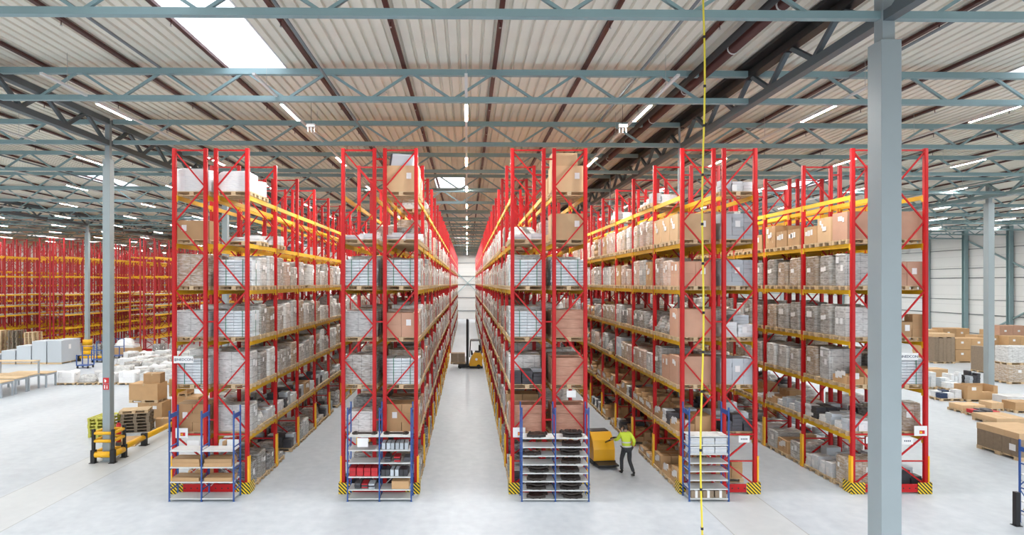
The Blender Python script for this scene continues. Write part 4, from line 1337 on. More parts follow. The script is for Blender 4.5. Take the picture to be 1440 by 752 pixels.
# ------------------------------------------------------------------ column guard and guard rail (left)
cg = thing('column_guard', 'yellow and black guard frame around the foot of the left grey column', 'guard', (-13.9, 22.75, 0))
for x in (-.37, .37):
    for y in (-.37, .37):
        ob('thick_post', MB().box(x - .08, x + .08, y - .08, y + .08, .02, .5, 'black').box(x - .12, x + .12, y - .12, y + .12, 0, .02, 'black').mesh('thick_post', .01), cg)
        ob('thin_post', MB().box(x - .05, x + .05, y - .05, y + .05, .5, 1.28, 'black').mesh('thin_post', .01), cg)
for z, r in ((.32, .115), (.83, .06), (1.13, .06)):
    for s in (-.37, .37):
        g_ = .075 if z < .5 else .045
        ob('rail', MB().tube((-.37 + g_, s, z), (.37 - g_, s, z), r, 'guard', 16).mesh('rail'), cg)
        ob('rail', MB().tube((s, -.37 + g_, z), (s, .37 - g_, z), r, 'guard', 16).mesh('rail'), cg)
gr = thing('guard_rail', 'long low yellow guard rail with black posts running back from the left grey column', 'guard rail', (-13.68, 23.32, 0))
for y in (1.5, 3.9, 6.3, 8.7, 11.1):
    ob('post', MB().box(-.1, .1, y - .09, y + .09, .02, .52, 'black').box(-.16, .16, y - .16, y + .16, 0, .02, 'black').mesh('post', .01), gr)
ys = [0, 1.5, 3.9, 6.3, 8.7, 11.1]
for a, b in zip(ys, ys[1:]):
    ob('rail', MB().tube((0, a + (.085 if a else 0), .34), (0, b - .085, .34), .115, 'guard', 16).mesh('rail'), gr)
gr2 = thing('guard_rail', 'distant yellow guard rail crossing the floor left of the blue carts', 'guard rail', (-34.1, 51.5, 0))
for x in (0, 2.4):
    ob('post', MB().box(x - .1, x + .1, -.09, .09, 0, .52, 'black').mesh('post'), gr2)
for a in (0,):
    ob('rail', MB().tube((a + .1, 0, .36), (a + 2.3, 0, .36), .12, 'guard', 12).mesh('rail'), gr2)

# red extinguisher behind the column
fe = thing('fire_extinguisher', 'red fire extinguisher behind the guard frame of the left column', 'extinguisher', (-13.98, 23.5, 0))
ob('cylinder', MB().tube((0, 0, .5), (0, 0, 1.2), .09, 'sign_red', 14).tube((0, 0, 1.2), (0, 0, 1.28), .09, 'sign_red', 14, .03).mesh('cylinder'), fe)
ob('valve', MB().cbox((0, 0, 1.31), (.05, .05, .06), 'black').bar((0, 0, 1.33), (.1, 0, 1.36), .02, .02, 'black').mesh('valve'), fe)
ob('bracket_stand', MB().box(-.08, .08, -.08, .08, .0, .5, 'steel_dark').mesh('bracket_stand'), fe)


# ------------------------------------------------------------------ pallets and cartons at the left
def pallet_pile(x, y, n, rz, me, lab, cat='pallet', grp='x', z0=0):
    for k in range(n):
        ob('wooden_pallet', me, None, (x + rng.uniform(-.025, .025), y + rng.uniform(-.025, .025), z0 + k * (PH_ + .0005)), rz + rng.uniform(-.03, .03), lab % ORD[k], 'pallet', grp)


pallet_pile(-16.45, 26.6, 6, PI / 2, PALLET_GREEN, 'yellow green pallet in the pile behind the left grey column, %s from the floor', grp='yellow green pallets')
pallet_pile(-15.35, 27.3, 6, .25, PALLET_OLD, 'weathered pallet in the pile right of the left grey column, %s from the floor', grp='weathered pallets by the column')
ob('wooden_pallet', PALLET, None, (-15.45, 27.3, 6 * (PH_ + .0005) + .002), .3, 'fresh pale pallet on top of the weathered pile behind the left grey column', 'pallet')


def carton(x, y, z, sx, sy, sz, lab, mat='kraft', rz=0.0, label=True, pal=False):
    t = thing('carton', lab, 'carton', (x, y, z), rz)
    z0 = 0
    if pal:
        p = ob('pallet', PALLET, t); p.scale = (sx / 1.2, sy / .8, 1); z0 = PH_
    ob('box_body', MB().box(-sx / 2, sx / 2, -sy / 2, sy / 2, z0, z0 + sz, mat).mesh('box_body', .008), t)
    ob('tape', MB().box(-.03, .03, -sy / 2 - .001, sy / 2 + .001, z0 + sz - .1, z0 + sz + .001, 'tape').mesh('tape'), t)
    if label:
        ob('label_sheet', MB().box(sx * .12, sx * .12 + .2, -sy / 2 - .005, -sy / 2 - .001, z0 + sz * .6, z0 + sz * .6 + .16, 'white').mesh('label_sheet'), t)
    return t


carton(-15.75, 29.55, 0, 1.2, .95, .78, 'brown carton on a pallet under the big carton behind the left column', pal=True, rz=.0)
carton(-16.05, 29.5, PH_ + .783, 1.42, .95, .80, 'big wide brown carton stacked on another behind the left column', pal=True, label=False)
carton(-15.75, 29.5, 2 * PH_ + 1.587, .8, .6, .48, 'small brown carton on top of the left carton pile', label=False, rz=.1)
carton(-14.6, 30.9, 0, 1.3, 1.0, .80, 'brown labelled carton on a pallet right of the tall carton pile', pal=True)
carton(-15.1, 31.0, PH_ + .803, .95, .8, .75, 'plain brown carton on top behind the tall carton pile', pal=True, label=False)
carton(-14.55, 28.0, 0, .55, .35, .42, 'small brown carton on the floor beside the yellow guard rail', label=False, rz=.3)
t = thing('cardboard_sheet', 'flat brown cardboard sheet lying on the floor beside the yellow guard rail', 'cardboard', (-14.6, 25.3, 0), .2)
ob('sheet', MB().box(-.5, .5, -.8, .8, 0, .06, 'kraft2').mesh('sheet', .004), t); ob('upper_sheet', MB().box(-.45, .4, -.7, .7, .06, .09, 'kraft').mesh('upper_sheet'), t)
pallet_pile(-12.5, 31.2, 8, .1, PALLET_OLD, 'dark pallet in the pile behind the yellow guard rail, %s from the floor', grp='dark pallets behind the guard rail')

# wrapped goods standing on the floor, far left
k = 0
for row in range(8):
    y = 39.9 + 1.75 * row
    for c in range(15):
        x = -34.0 + 1.38 * c
        px_ = VX + x * FPX / y
        if x > -15.6 or (row == 0 and x < -27.2) or (row == 1 and x < -26) or (row > 1 and px_ < 172): continue
        if c == 6 and row == 0: key = 'lb0'
        else: key = rng.choice(['wl0', 'wl4', 'ww1', 'ww2', 'wl1', 'lb0', 'ww0', 'wg0'] if row else ['ww2', 'wl0', 'wl4', 'wl1', 'ww1'])
        V = VAR[key]
        lab = '%s on far left floor, %s row back, %s across' % (V['desc'], ORD[row], ORD[c])
        o = ob(V['kind'], V['low'], None, (x + rng.uniform(-.05, .05), y + rng.uniform(-.1, .1), 0), PI * rng.randint(0, 1) + rng.uniform(-.03, .03), lab, CAT[V['kind']], 'wrapped goods on the far left floor')
# grey wrapped stacks far left
for i, (x, w_, d_, h) in enumerate(((-34.95, 1.2, 2.4, 2.0), (-36.25, 1.2, 1.6, 1.95), (-37.55, 1.2, 1.3, 1.55), (-38.85, 1.15, 1.3, 1.15), (-40.1, 1.1, 1.2, .8))):
    y = 49.6
    t = thing('grey_stack', '%s grey wrapped stack by the wooden tables, %s of five stepping down' % (('tall purple', 'tall', 'medium', 'low', 'lowest')[i], ORD[i]), 'wrapped stack', (x, y + d_ / 2, 0))
    ob('pallet', MB().box(-w_ / 2, w_ / 2, -d_ / 2, d_ / 2, .1, .14, 'wood').box(-w_ / 2, w_ / 2, -d_ / 2, -d_ / 2 + .1, 0, .1, 'wood').box(-w_ / 2, w_ / 2, d_ / 2 - .1, d_ / 2, 0, .1, 'wood').box(-w_ / 2, w_ / 2, -.05, .05, 0, .1, 'wood').mesh('pallet'), t)
    ob('goods', MB().box(-w_ / 2, w_ / 2, -d_ / 2, d_ / 2, .14, h, 'greybox').mesh('goods', .03), t)
    if i == 0: ob('label_sheet', MB().box(w_ / 2 + .001, w_ / 2 + .006, -.3, 0, 1.2, 1.6, 'white').mesh('label_sheet'), t)
# tall pallet piles, far left
for i in range(4):
    x = -43.6 + 1.45 * i
    pallet_pile(x, 53.0, 18 if i < 3 else 17, PI / 2, (PALLET_OLD, PALLET, PALLET_OLD, PALLET)[i], 'pallet in the %s of the tall far left piles, ' % ORD[i] + '%s from the floor', grp='tall pallet piles far left')  # dark wood in alternate piles stands in for shaded gaps between pallets


# tables with wooden tops
def table(x, y, L, W, h, lab, shelf=None):
    t = thing('work_table', lab, 'table', (x, y, 0))
    ob('table_top', MB().box(-L / 2, L / 2, -W / 2, W / 2, h - .06, h, 'wood').mesh('table_top', .005), t)
    for sx in (-1, 1):
        for sy in (-1, 1):
            hh = h - .06
            ob('leg', MB().box(sx * (L / 2 - .06) - .045, sx * (L / 2 - .06) + .045, sy * (W / 2 - .06) - .045, sy * (W / 2 - .06) + .045, 0, hh, 'legs').mesh('leg'), t)
    fr = MB()
    for sy in (-1, 1):
        fr.box(-L / 2 + .11, L / 2 - .11, sy * (W / 2 - .06) - .02, sy * (W / 2 - .06) + .02, h - .18, h - .06, 'legs')
    for sx in (-1, 1):
        fr.box(sx * (L / 2 - .06) - .02, sx * (L / 2 - .06) + .02, -W / 2 + .11, W / 2 - .11, h - .18, h - .06, 'legs')
    ob('apron', fr.mesh('apron'), t)
    if shelf:
        ob('upper_shelf', MB().box(-L / 2, L / 2, -.05, W / 2, shelf - .05, shelf, 'wood').mesh('upper_shelf'), t)
        for sx in (-1, 1):
            ob('shelf_post', MB().box(sx * (L / 2 - .05) - .04, sx * (L / 2 - .05) + .04, W / 2 - .12, W / 2 - .04, h, shelf - .05, 'legs').mesh('shelf_post'), t)


table(-29.05, 35.4, 2.6, 1.0, .95, 'wooden topped grey table, nearest of the four on the far left floor')
table(-29.1, 36.6, 2.6, 1.0, 1.0, 'wooden topped grey table, second nearest on the far left floor')
table(-29.2, 37.8, 2.6, 1.0, 1.0, 'wooden topped grey table with a raised shelf on the far left floor', 1.85)
table(-28.95, 39.0, 2.6, 1.0, .95, 'wooden topped grey table, farthest on the far left floor')


# blue carts
def cart(x, y, lab):
    t = thing('blue_cart', lab, 'cart', (x, y, 0))
    ob('deck', MB().box(-.5, .5, -.4, .4, .2, .26, 'blue').mesh('deck'), t)
    for sx in (-1, 1):
        ob('frame_post', MB().bar((sx * .47, .36, .26), (sx * .47, .36, 1.75), .06, .06, 'blue').bar((sx * .47, -.36, .26), (sx * .47, -.36, 1.1), .06, .06, 'blue').mesh('frame_post'), t)
        for sy in (-1, 1):
            ob('wheel', MB().tube((sx * .42 - .03, sy * .32, .1), (sx * .42 + .03, sy * .32, .1), .1, 'black', 12).mesh('wheel'), t)
    ob('cross_bar', MB().bar((-.47, .36, 1.72), (.47, .36, 1.72), .05, .05, 'blue').bar((-.47, .36, 1.0), (.47, .36, 1.0), .05, .05, 'blue').bar((-.47, -.36, 1.05), (.47, -.36, 1.05), .05, .05, 'blue').mesh('cross_bar'), t)


for i, (px, py) in enumerate(((120, 517), (140, 509), (164, 503))):
    x, y = fl(px, py); cart(x, y, 'blue steel cart behind the wrapped goods, %s from the left' % ORD[i])
# white bag heap on a brown carton
x, y = fl(171, 501)
carton(x, y + 1.0, 0, 2.0, 1.3, .75, 'brown carton under the white bag heap before the far red rack', label=False)
bg = bags(.95, 'film_white', random.Random(4), a=.95, b=.6).mesh('bag_heap')
ob('bag_heap', bg, None, (x - .1, y + 1.0, .755), 0, 'heap of white plastic bags on a brown carton before the far red rack', 'bags')
for i, px in enumerate((246, 224, 141, 157)):
    x, y = fl(px, 496)
    y = 56.2 - .0 * i
    x = (px - VX) * y / FPX
    ob(WK, VAR['wd2']['low'], None, (x, y, 0), PI / 2, 'dark wrapped load standing before the empty far racks, %s of four' % ORD[i], 'pallet load', 'dark loads before the far racks')

# ------------------------------------------------------------------ goods at the right
def on_pal(x, y, L, W, name, lab, cat, build, rz=0.0):
    """own pallet sized L x W, goods built on top"""
    t = thing(name, lab, cat, (x, y, 0), rz)
    p = ob('pallet', PALLET, t); p.scale = (L / 1.2, W / .8, 1)
    build(t)
    return t


def b_lidbox(L, W, h):
    def f(t):
        mb = MB(); n = 5
        for k in range(n):
            mb.box(-L / 2 + .02, L / 2 - .02, -W / 2 + W * k / n + .01, -W / 2 + W * (k + 1) / n - .01, PH_, PH_ + h - .02, 'kraft_dark')
        for z in np.arange(PH_ + .04, PH_ + h - .05, .06):
            mb.box(-L / 2 + .012, L / 2 - .012, -W / 2 + .012, W / 2 - .012, z, z + .03, 'kraft_dark')
        ob('sheet_stack', mb.mesh('sheet_stack'), t)
        mb = MB()
        for k in range(3):
            mb.box(-L / 2, L / 2, -W / 2 + W * k / 3 + .004, -W / 2 + W * (k + 1) / 3 - .004, PH_ + h - .24, PH_ + h, 'kraft2')
        ob('carton_lid', mb.mesh('carton_lid'), t)
        ob('label_sheet', MB().box(-L / 2 - .006, -L / 2 - .001, -W / 2 + .15, -W / 2 + .42, PH_ + .2, PH_ + .45, 'white').mesh('label_sheet'), t)
    return f


on_pal(22.1, 23.5, 1.7, 1.9, 'lidded_stack', 'big stack of dark cardboard under brown lids on a pallet, nearest at the right', 'cardboard stack', b_lidbox(1.7, 1.9, .92))


def b_box(L, W, h, mat, lab=True, tape=True):
    def f(t):
        ob('box_body', MB().box(-L / 2, L / 2, -W / 2, W / 2, PH_, PH_ + h, mat).mesh('box_body', .008), t)
        if tape: ob('tape', MB().box(-.03, .03, -W / 2 - .001, W / 2 + .001, PH_ + h - .1, PH_ + h + .001, 'tape').mesh('tape'), t)
        if lab: ob('label_sheet', MB().box(-.1, .12, -W / 2 - .006, -W / 2 - .001, PH_ + h * .6, PH_ + h * .6 + .18, 'white').mesh('label_sheet'), t)
    return f


def b_stack(nx, nz, L, W, h, mat):
    def f(t):
        for k in range(nz):
            for i in range(nx):
                x0 = -L / 2 + L * i / nx
                ob('carton', MB().box(x0 + .01, x0 + L / nx - .01, -W / 2, W / 2, PH_ + h * k / nz + (.03 if k else 0), PH_ + h * (k + 1) / nz, mat).box(x0 + L / nx * .35, x0 + L / nx * .35 + .22, -W / 2 - .006, -W / 2, PH_ + h * (k + .55) / nz, PH_ + h * (k + .55) / nz + .18, 'white').mesh('carton', 0), t)
    return f


def b_packs(L, W, h, mats, seed):
    def f(t):
        ob('packs', packs(h, mats, random.Random(seed), a=L / 2 - .03, b=W / 2 - .03).mesh('packs'), t, (0, 0, PH_))
    return f


def b_sheets(L, W, h, mat, n=4):
    def f(t):
        for k in range(n):
            ob('sheet_bundle', MB().box(-L / 2 + L * k / n + .006, -L / 2 + L * (k + 1) / n - .006, -W / 2, W / 2, PH_, PH_ + h * (1 - .04 * (k % 2)), mat).mesh('sheet_bundle', .006), t)
    return f


def at(px, py, dy=0):
    x, y = fl(px, py)
    return x, y + dy


def P(px, py, W):
    x, y = fl(px, py)
    return x, y + W / 2


def right(px, py, L, W, name, lab, cat, f, rz=0):
    x, y = P(px, py, W)
    on_pal(x, y, L, W, name, lab, cat, f, rz)


right(1424, 599, 1.5, 1.4, 'flat_carton', 'flat wide brown carton on a pallet behind the big lidded stack', 'carton', b_box(1.5, 1.4, .22, 'kraft2', False))
right(1371, 581, 1.3, 1.0, 'flat_carton', 'low brown carton on a dark pallet, front left of the right floor goods', 'carton', b_box(1.2, .9, .26, 'kraft2', False))
right(1393, 588, 1.1, .9, 'parts_pallet', 'low pallet of red and dark parts on the right floor', 'parts', b_packs(1.1, .9, .22, ['red_box', 'darkpack', 'darkpack'], 5))
right(1403, 578, .7, .8, 'flat_carton', 'low brown carton behind the pallet of red parts', 'carton', b_box(.65, .8, .3, 'kraft2', False))
right(1444, 581, 1.2, .9, 'carton_pallet', 'brown carton at the photo edge beside the pallet of red parts', 'carton', b_box(1.1, .8, .42, 'kraft', False))
right(1436, 573, 1.6, 1.0, 'glossy_pallet', 'low glossy white wrapped pallet at the photo edge on the right floor', 'pallet load', b_box(1.5, .9, .45, 'film_white', False, False))
right(1339, 564, 1.3, .9, 'printed_pallet', 'white and navy printed packs on a pallet left of the open carton', 'pallet load', b_packs(1.3, .85, .5, ['whitepack', 'ink', 'whitepack'], 8))


def b_open(t):
    L, W, h = 1.75, .95, .78
    mb = MB()
    mb.box(-L / 2, -L / 2 + .02, -W / 2, W / 2, PH_, PH_ + h, 'kraft').box(L / 2 - .02, L / 2, -W / 2, W / 2, PH_, PH_ + h, 'kraft')
    mb.box(-L / 2 + .02, L / 2 - .02, W / 2 - .02, W / 2, PH_, PH_ + h, 'kraft')
    mb.box(-L / 2 + .02, L / 2 - .02, -W / 2, -W / 2 + .02, PH_, PH_ + h * .55, 'kraft')
    mb.box(-L / 2 + .02, -.02, -W / 2, -W / 2 + .02, PH_ + h * .55, PH_ + h, 'kraft')
    mb.box(L / 2 - .25, L / 2 - .02, -W / 2, -W / 2 + .02, PH_ + h * .55, PH_ + h, 'kraft')
    mb.box(-L / 2 + .02, L / 2 - .02, -W / 2 + .02, W / 2 - .02, PH_, PH_ + .02, 'kraft_dark')
    ob('box_body', mb.mesh('box_body'), t)
    ob('flap', MB().box(-.0, L / 2 - .26, -W / 2 + .05, -W / 2 + .35, PH_ + h * .5, PH_ + h * .52, 'kraft2').mesh('flap'), t)
    ob('label_sheet', MB().box(-L / 2 + .25, -L / 2 + .5, -W / 2 - .006, -W / 2 - .001, PH_ + .52, PH_ + .7, 'white').mesh('label_sheet'), t)


x, y = fl(1382, 565)
on_pal(x, y + .48, 1.75, .95, 'open_carton', 'brown carton with a cut open front before the grey column at the right', 'carton', b_open)
right(1306, 547, 1.1, 1.0, 'packs_pallet', 'tall pale grey packs on a pallet just right of the rightmost rack', 'pallet load', b_packs(1.1, 1.0, .95, ['whitepack', 'greybox'], 2))
right(1342, 549, 1.0, 1.0, 'packs_pallet', 'low pale packs on a pallet behind the printed packs', 'pallet load', b_packs(1.0, 1.0, .55, ['whitepack', 'greybox', 'whitepack'], 3))
right(1322, 536, 1.2, 1.0, 'carton_pallet', 'brown carton on a pallet behind the low pale packs', 'carton', b_box(1.15, .95, .7, 'kraft2', False))
right(1346, 542, .75, .9, 'packs_pallet', 'white and pink packs on a pallet left behind the open carton', 'pallet load', b_packs(.75, .9, .75, ['whitepack', 'kraft_pink', 'whitepack'], 12))
right(1372, 543, .8, .9, 'packs_pallet', 'dark grey stacked packs directly behind the open carton', 'pallet load', b_packs(.8, .9, .85, ['greybox', 'darkpack'], 13))
# rear cartons along the wall
right(1329, 511, 1.75, 1.4, 'sheet_stack', 'tall dark stack of cardboard sheets in the rear row at the right', 'cardboard stack', b_sheets(1.7, 1.4, 2.1, 'kraft_dark', 5))
x, y = P(1329, 511, 1.4)
t = thing('flat_carton', 'flat pale carton lying on the tall dark stack of cardboard sheets', 'carton', (x, y, PH_ + 2.1)); ob('box_body', MB().box(-.9, .9, -.6, .6, 0, .3, 'kraft2').mesh('box_body', .01), t); ob('tape', MB().box(-.03, .03, -.601, .601, .2, .301, 'tape').mesh('tape'), t)
right(1367, 510, 2.9, 1.4, 'carton_wall', 'two by two big labelled cartons in the rear row behind the grey column', 'carton load', b_stack(2, 2, 2.85, 1.35, 1.95, 'kraft'))
right(1308, 505, 1.4, 1.2, 'carton_wall', 'stacked brown cartons in the rear row next to the rightmost rack', 'carton load', b_stack(1, 2, 1.35, 1.2, 2.2, 'kraft'))
right(1392, 503, 2.2, 1.4, 'carton_wall', 'big brown cartons in the rear row right of the grey column', 'carton load', b_stack(2, 2, 2.2, 1.35, 1.9, 'kraft'))
right(1402, 525, 1.8, 1.3, 'sheet_stack', 'dark stack of cardboard sheets with a pale top beside the grey column', 'cardboard stack', b_sheets(1.75, 1.3, 1.85, 'kraft_dark', 3))
right(1438, 540, 1.9, 1.3, 'tall_wrapped', 'white wrapped pallet on top of a brown one at the photo edge', 'pallet load', b_stack(1, 1, 1.8, 1.25, 1.15, 'film_brown'))
x, y = P(1438, 540, 1.3)
t = thing('wrapped_load', 'white wrapped load stacked on the brown wrapped pallet at the photo edge', 'pallet load', (x, y, PH_ + 1.15)); p = ob('pallet', PALLET, t); p.scale = (1.5, 1.5, 1); ob('goods', wrapped(1.1, 'film_light', random.Random(3), a=.88, b=.58).mesh('goods'), t, (0, 0, PH_))
for i, (px, py, L, h, m_) in enumerate(((1345, 497, 2.6, 2.3, 'kraft'), (1425, 498, 2.6, 2.6, 'kraft_pink'), (1436, 505, 2.2, 1.9, 'kraft'), (1312, 496, 2.0, 2.1, 'kraft2'), (1408, 494, 2.0, 2.0, 'kraft'))):
    right(px, py, L, 1.4, 'carton_wall', 'brown cartons standing along the side wall, %s of five behind the rear row' % ORD[i], 'carton load', b_stack(2, 2, L, 1.35, h, m_))

# ------------------------------------------------------------------ reach truck in the middle aisle
rt = thing('reach_truck', 'yellow and black reach truck working sideways in the middle aisle', 'forklift', (.42, 47.6, 0))
ob('chassis', MB().prism([(-.25, .12), (.78, .12), (.82, .9), (.70, 1.22), (.25, 1.28), (-.05, 1.0), (-.25, .45)], 'y', -.58, .58, 'truck').mesh('chassis', .03), rt)
ob('skirt', MB().box(-.25, .84, -.6, .6, .03, .2, 'black').mesh('skirt', .01), rt)
for s in (-1, 1):
    l = ob('outrigger', MB().box(-1.15, -.2, s * .5 - .09, s * .5 + .09, .08, .26, 'black').mesh('outrigger', .01), rt)
    ob('load_wheel', MB().tube((-1.0, s * .5 - .06, .12), (-1.0, s * .5 + .06, .12), .12, 'rubber', 14).mesh('load_wheel'), l)
    m_ = MB().box(-.50, -.36, s * .34 - .05, s * .34 + .05, .1, 3.95, 'steel_black').box(-.36, -.28, s * .26 - .04, s * .26 + .04, .15, 3.9, 'steel_dark')
    ob('mast_rail', m_.mesh('mast_rail'), rt)
    ob('fork', MB().box(-1.55, -.52, s * .24 - .06, s * .24 + .06, .30, .345, 'steel_dark').box(-.56, -.51, s * .24 - .06, s * .24 + .06, .30, .9, 'steel_dark').mesh('fork'), rt)
    ob('guard_post', MB().bar((-.22, s * .5, .9), (-.15, s * .45, 2.2), .07, .07, 'black').bar((.72, s * .5, 1.1), (.60, s * .45, 2.2), .07, .07, 'black').mesh('guard_post'), rt)
ob('mast_bridge', MB().box(-.50, -.36, -.29, .29, 3.8, 3.93, 'steel_black').box(-.50, -.38, -.29, .29, 1.9, 2.0, 'steel_black').box(-.5, -.4, -.06, .06, .2, 3.8, 'steel_black').mesh('mast_bridge'), rt)
rb_ = MB().box(-.2, .65, -.5, -.44, 2.2, 2.27, 'black').box(-.2, .65, .44, .5, 2.2, 2.27, 'black')
for k in range(6):
    rb_.box(-.2 + .155 * k, -.13 + .155 * k, -.44, .44, 2.21, 2.26, 'black')
ob('overhead_guard', rb_.mesh('overhead_guard'), rt)
ob('seat', MB().box(.2, .62, -.25, .25, 1.27, 1.38, 'black').box(.5, .64, -.25, .25, 1.38, 1.85, 'black').mesh('seat', .03), rt)
ob('control_panel', MB().prism([(-.12, 1.05), (.05, 1.1), (-.02, 1.42), (-.12, 1.40)], 'y', -.3, .3, 'black').mesh('control_panel'), rt)
ob('drive_wheel', MB().tube((.5, -.61, .17), (.5, -.5, .17), .17, 'rubber', 16).mesh('drive_wheel'), rt)
ob('emblem_mark', MB().tube((.32, -.585, .75), (.32, -.578, .75), .10, 'white', 14).mesh('emblem_mark'), rt)
t = thing('carton_load', 'brown boxed goods held on the forks of the reach truck', 'carton load', (-.75, 47.6, .346))
ob('pallet', PALLET, t, rz=0); ob('goods', cartons(2, 2, 2, .72, 'kraft_dark', random.Random(2)).mesh('goods'), t, (0, 0, PH_))

# ------------------------------------------------------------------ pallet truck and walking person
pt = thing('pallet_truck', 'yellow electric pallet truck driven along the aisle before the fourth rack', 'pallet truck', (5.1, 22.6, 0), .12)
ob('body', MB().prism([(-.55, .16), (.45, .16), (.45, .95), (.30, 1.12), (-.10, 1.16), (-.42, .92), (-.55, .6)], 'x', -.42, .42, 'truck').mesh('body', .04), pt)
ob('skirt', MB().box(-.43, .43, -.58, .47, .04, .18, 'black').mesh('skirt', .01), pt)
ob('platform', MB().box(-.38, .38, -1.05, -.56, .10, .16, 'black').mesh('platform', .01), pt)
ob('battery_cover', MB().box(-.36, .36, -.02, .40, 1.0, 1.18, 'black').mesh('battery_cover', .02), pt)
for s in (-1, 1):
    f = ob('fork', MB().box(s * .27 - .09, s * .27 + .09, .45, 1.65, .09, .15, 'steel_dark').mesh('fork', .01), pt)
    ob('load_roller', MB().tube((s * .27 - .06, 1.5, .05), (s * .27 + .06, 1.5, .05), .05, 'rubber', 12).mesh('load_roller'), f)
    ob('caster', MB().tube((s * .33 - .03, -.3, .075), (s * .33 + .03, -.3, .075), .075, 'rubber', 12).mesh('caster'), pt)
tl = ob('tiller', MB().tube((.08, -.45, .85), (.22, -.95, 1.12), .03, 'black', 10).mesh('tiller'), pt)
ob('handle', MB().path([(.08, -.97, 1.10), (.06, -1.05, 1.16), (.14, -1.1, 1.2), (.3, -1.1, 1.2), (.38, -1.05, 1.16), (.36, -.97, 1.10), (.22, -.95, 1.12)], .022, 'black', 8).mesh('handle'), tl)


def skin(verts, edges, radii, mats_name, sub=2, root=0):
    me = bpy.data.meshes.new('sk'); me.from_pydata(verts, edges, [])
    o = bpy.data.objects.new('sk', me); COL.objects.link(o)
    bpy.context.view_layer.objects.active = o
    md = o.modifiers.new('s', 'SKIN'); md.use_smooth_shade = True
    for i, v in enumerate(o.data.skin_vertices[0].data):
        r_ = radii[i]; v.radius = r_ if isinstance(r_, tuple) else (r_, r_); v.use_root = (i == root)
    sd = o.modifiers.new('d', 'SUBSURF'); sd.levels = sub; sd.render_levels = sub
    dg = bpy.context.evaluated_depsgraph_get()
    out = bpy.data.meshes.new_from_object(o.evaluated_get(dg))
    out.materials.clear(); out.materials.append(M[mats_name])
    for p in out.polygons: p.use_smooth = True; p.material_index = 0
    bpy.data.objects.remove(o)
    return out


class SK:
    def __init__(self): self.v, self.e, self.r = [], [], []
    def p(self, x, y, z, r, frm=None):
        self.v.append((x, y, z)); self.r.append(r); i = len(self.v) - 1
        if frm is not None: self.e.append((frm, i))
        return i
    def mesh(self, mat, sub=2): return skin(self.v, self.e, self.r, mat, sub)


# person local frame: faces +Y, feet at z = 0; striding, left hand on the tiller, slight forward lean
pe = thing('person', 'person in lime high visibility top and dark trousers walking beside the yellow pallet truck', 'person', (5.72, 21.0, 0), .18)
J = dict(pel=(0, 0, .96), wai=(0, .03, 1.10), che=(0, .08, 1.30), nck=(0, .12, 1.49),
         lsh=(-.19, .10, 1.43), rsh=(.19, .10, 1.43), lel=(-.27, .22, 1.20), lwr=(-.30, .46, 1.16), rel=(.27, -.06, 1.18), rwr=(.27, .07, .96),
         lhp=(-.10, 0, .92), rhp=(.10, 0, .92), lkn=(-.11, .20, .52), lan=(-.11, .18, .09), rkn=(.11, .02, .50), ran=(.11, -.30, .16))
B = SK()
pel = B.p(*J['pel'], (.15, .11)); wa = B.p(*J['wai'], (.135, .10), pel); ch = B.p(*J['che'], (.14, .09), wa); nk = B.p(*J['nck'], .06, ch)
jaw = B.p(0, .15, 1.56, .068, nk); hd = B.p(0, .155, 1.64, (.078, .092), jaw); tp = B.p(0, .15, 1.72, (.07, .082), hd)
ns = B.p(0, .255, 1.625, .014, hd)
for sx in (-1, 1): B.p(sx * .088, .145, 1.635, .016, hd)
hands = {}
for s, a, b_, c in ((-1, 'lsh', 'lel', 'lwr'), (1, 'rsh', 'rel', 'rwr')):
    i = B.p(*J[a], .052, ch); k = B.p(*J[b_], .046, i); m_ = B.p(*J[c], .030, k)
    wv, ev = Vector(J[c]), Vector(J[b_]); d = (wv - ev).normalized()
    pm = wv + d * .07; q = B.p(*pm, (.042, .024), m_)
    side = Vector((0, 0, 1)).cross(d).normalized() if abs(d.z) < .8 else Vector((0, 1, 0))
    dn = Vector((0, 0, -1)) if abs(d.z) < .8 else Vector((-s, 0, 0))
    for f in range(4):
        off = side * (.033 - .022 * f); ln = (.038, .045, .042, .032)[f]
        a0 = pm + d * .045 + off; a1 = a0 + d * ln * .8 + dn * .012; a2 = a1 + dn * ln * .8 + d * .006
        u = B.p(*a0, .011, q); u = B.p(*a1, .0095, u); B.p(*a2, .0085, u)
    th0 = wv + d * .03 + side * s * .04; th1 = th0 + d * .03 + side * s * .018 + dn * .015
    u = B.p(*th0, .012, q); B.p(*th1, .0095, u)
for h, kn, an in (('lhp', 'lkn', 'lan'), ('rhp', 'rkn', 'ran')):
    i = B.p(*J[h], .088, pel); k = B.p(*J[kn], .058, i); c = Vector(J[kn]).lerp(Vector(J[an]), .35)
    cf = B.p(c.x, c.y - .015, c.z, .052, k); B.p(*J[an], .036, cf)
body = B.mesh('skin', 2)
ob('body', body, pe)
T = SK()
p0 = T.p(0, 0, .99, (.165, .125)); 
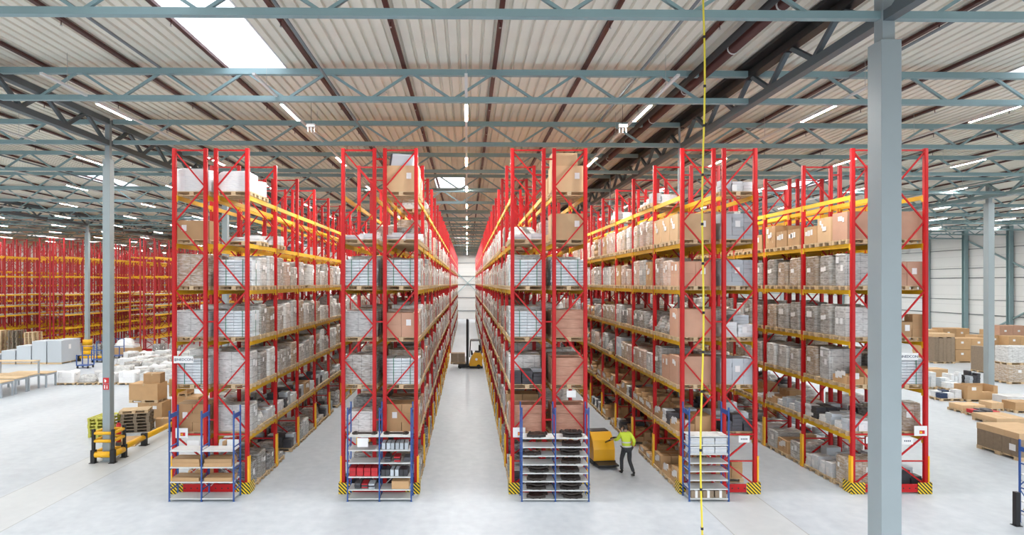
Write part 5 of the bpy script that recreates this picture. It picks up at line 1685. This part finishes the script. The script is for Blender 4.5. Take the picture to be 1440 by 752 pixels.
for h, kn, an in (('lhp', 'lkn', 'lan'), ('rhp', 'rkn', 'ran')):
    i = T.p(*J[h], .102, p0); k = T.p(*J[kn], .074, i); a = Vector(J[an]); T.p(a.x, a.y, a.z + .02, .062, k)
ob('trousers', T.mesh('trouser', 2), pe)
H = SK()
p0 = H.p(0, .0, .95, (.175, .135)); p1 = H.p(0, .03, 1.12, (.160, .125), p0); p2 = H.p(0, .08, 1.32, (.195, .145), p1); p3 = H.p(0, .115, 1.46, .10, p2); p4 = H.p(0, .12, 1.51, .078, p3)
for a, b_, c in (('lsh', 'lel', 'lwr'), ('rsh', 'rel', 'rwr')):
    i = H.p(*J[a], .092, p2); k = H.p(*J[b_], .060, i); e_ = Vector(J[b_]).lerp(Vector(J[c]), .82); H.p(*e_, .046, k)
jk = ob('jacket', H.mesh('hivis', 2), pe)
for z, rx, ry, yy in ((1.03, .185, .145, .012), (1.17, .178, .142, .045)):
    rg = MB(); n = 28; vs = []
    for zz in (-.025, .025):
        for k in range(n):
            t_ = 2 * PI * k / n; vs.append((rx * math.cos(t_), yy + ry * math.sin(t_), z + zz))
    rg.add(vs, [(k, (k + 1) % n, n + (k + 1) % n, n + k) for k in range(n)], 'reflect', True)
    ob('reflective_band', rg.mesh('reflective_band'), jk)
hr = SK(); q0 = hr.p(0, .125, 1.655, (.083, .085)); q1 = hr.p(0, .135, 1.735, (.073, .083), q0); hr.p(0, .1, 1.60, (.072, .06), q0)
ob('hair', hr.mesh('hair', 2), pe)
for s, an, tilt_ in ((-1, 'lan', 0), (1, 'ran', .5)):
    a = J[an]
    sh = SK(); z0 = .05 if s < 0 else .10
    r0 = sh.p(a[0], a[1] - .05, z0, .045); r1 = sh.p(a[0], a[1] + .06, z0 - (.01 if s < 0 else .035), (.046, .04), r0); sh.p(a[0], a[1] + .16, z0 - (.012 if s < 0 else .06), (.044, .03), r1)
    sh.p(a[0], a[1] - .01, a[2] + .06, .052, r0)
    ob('boot', sh.mesh('boot', 2), pe)
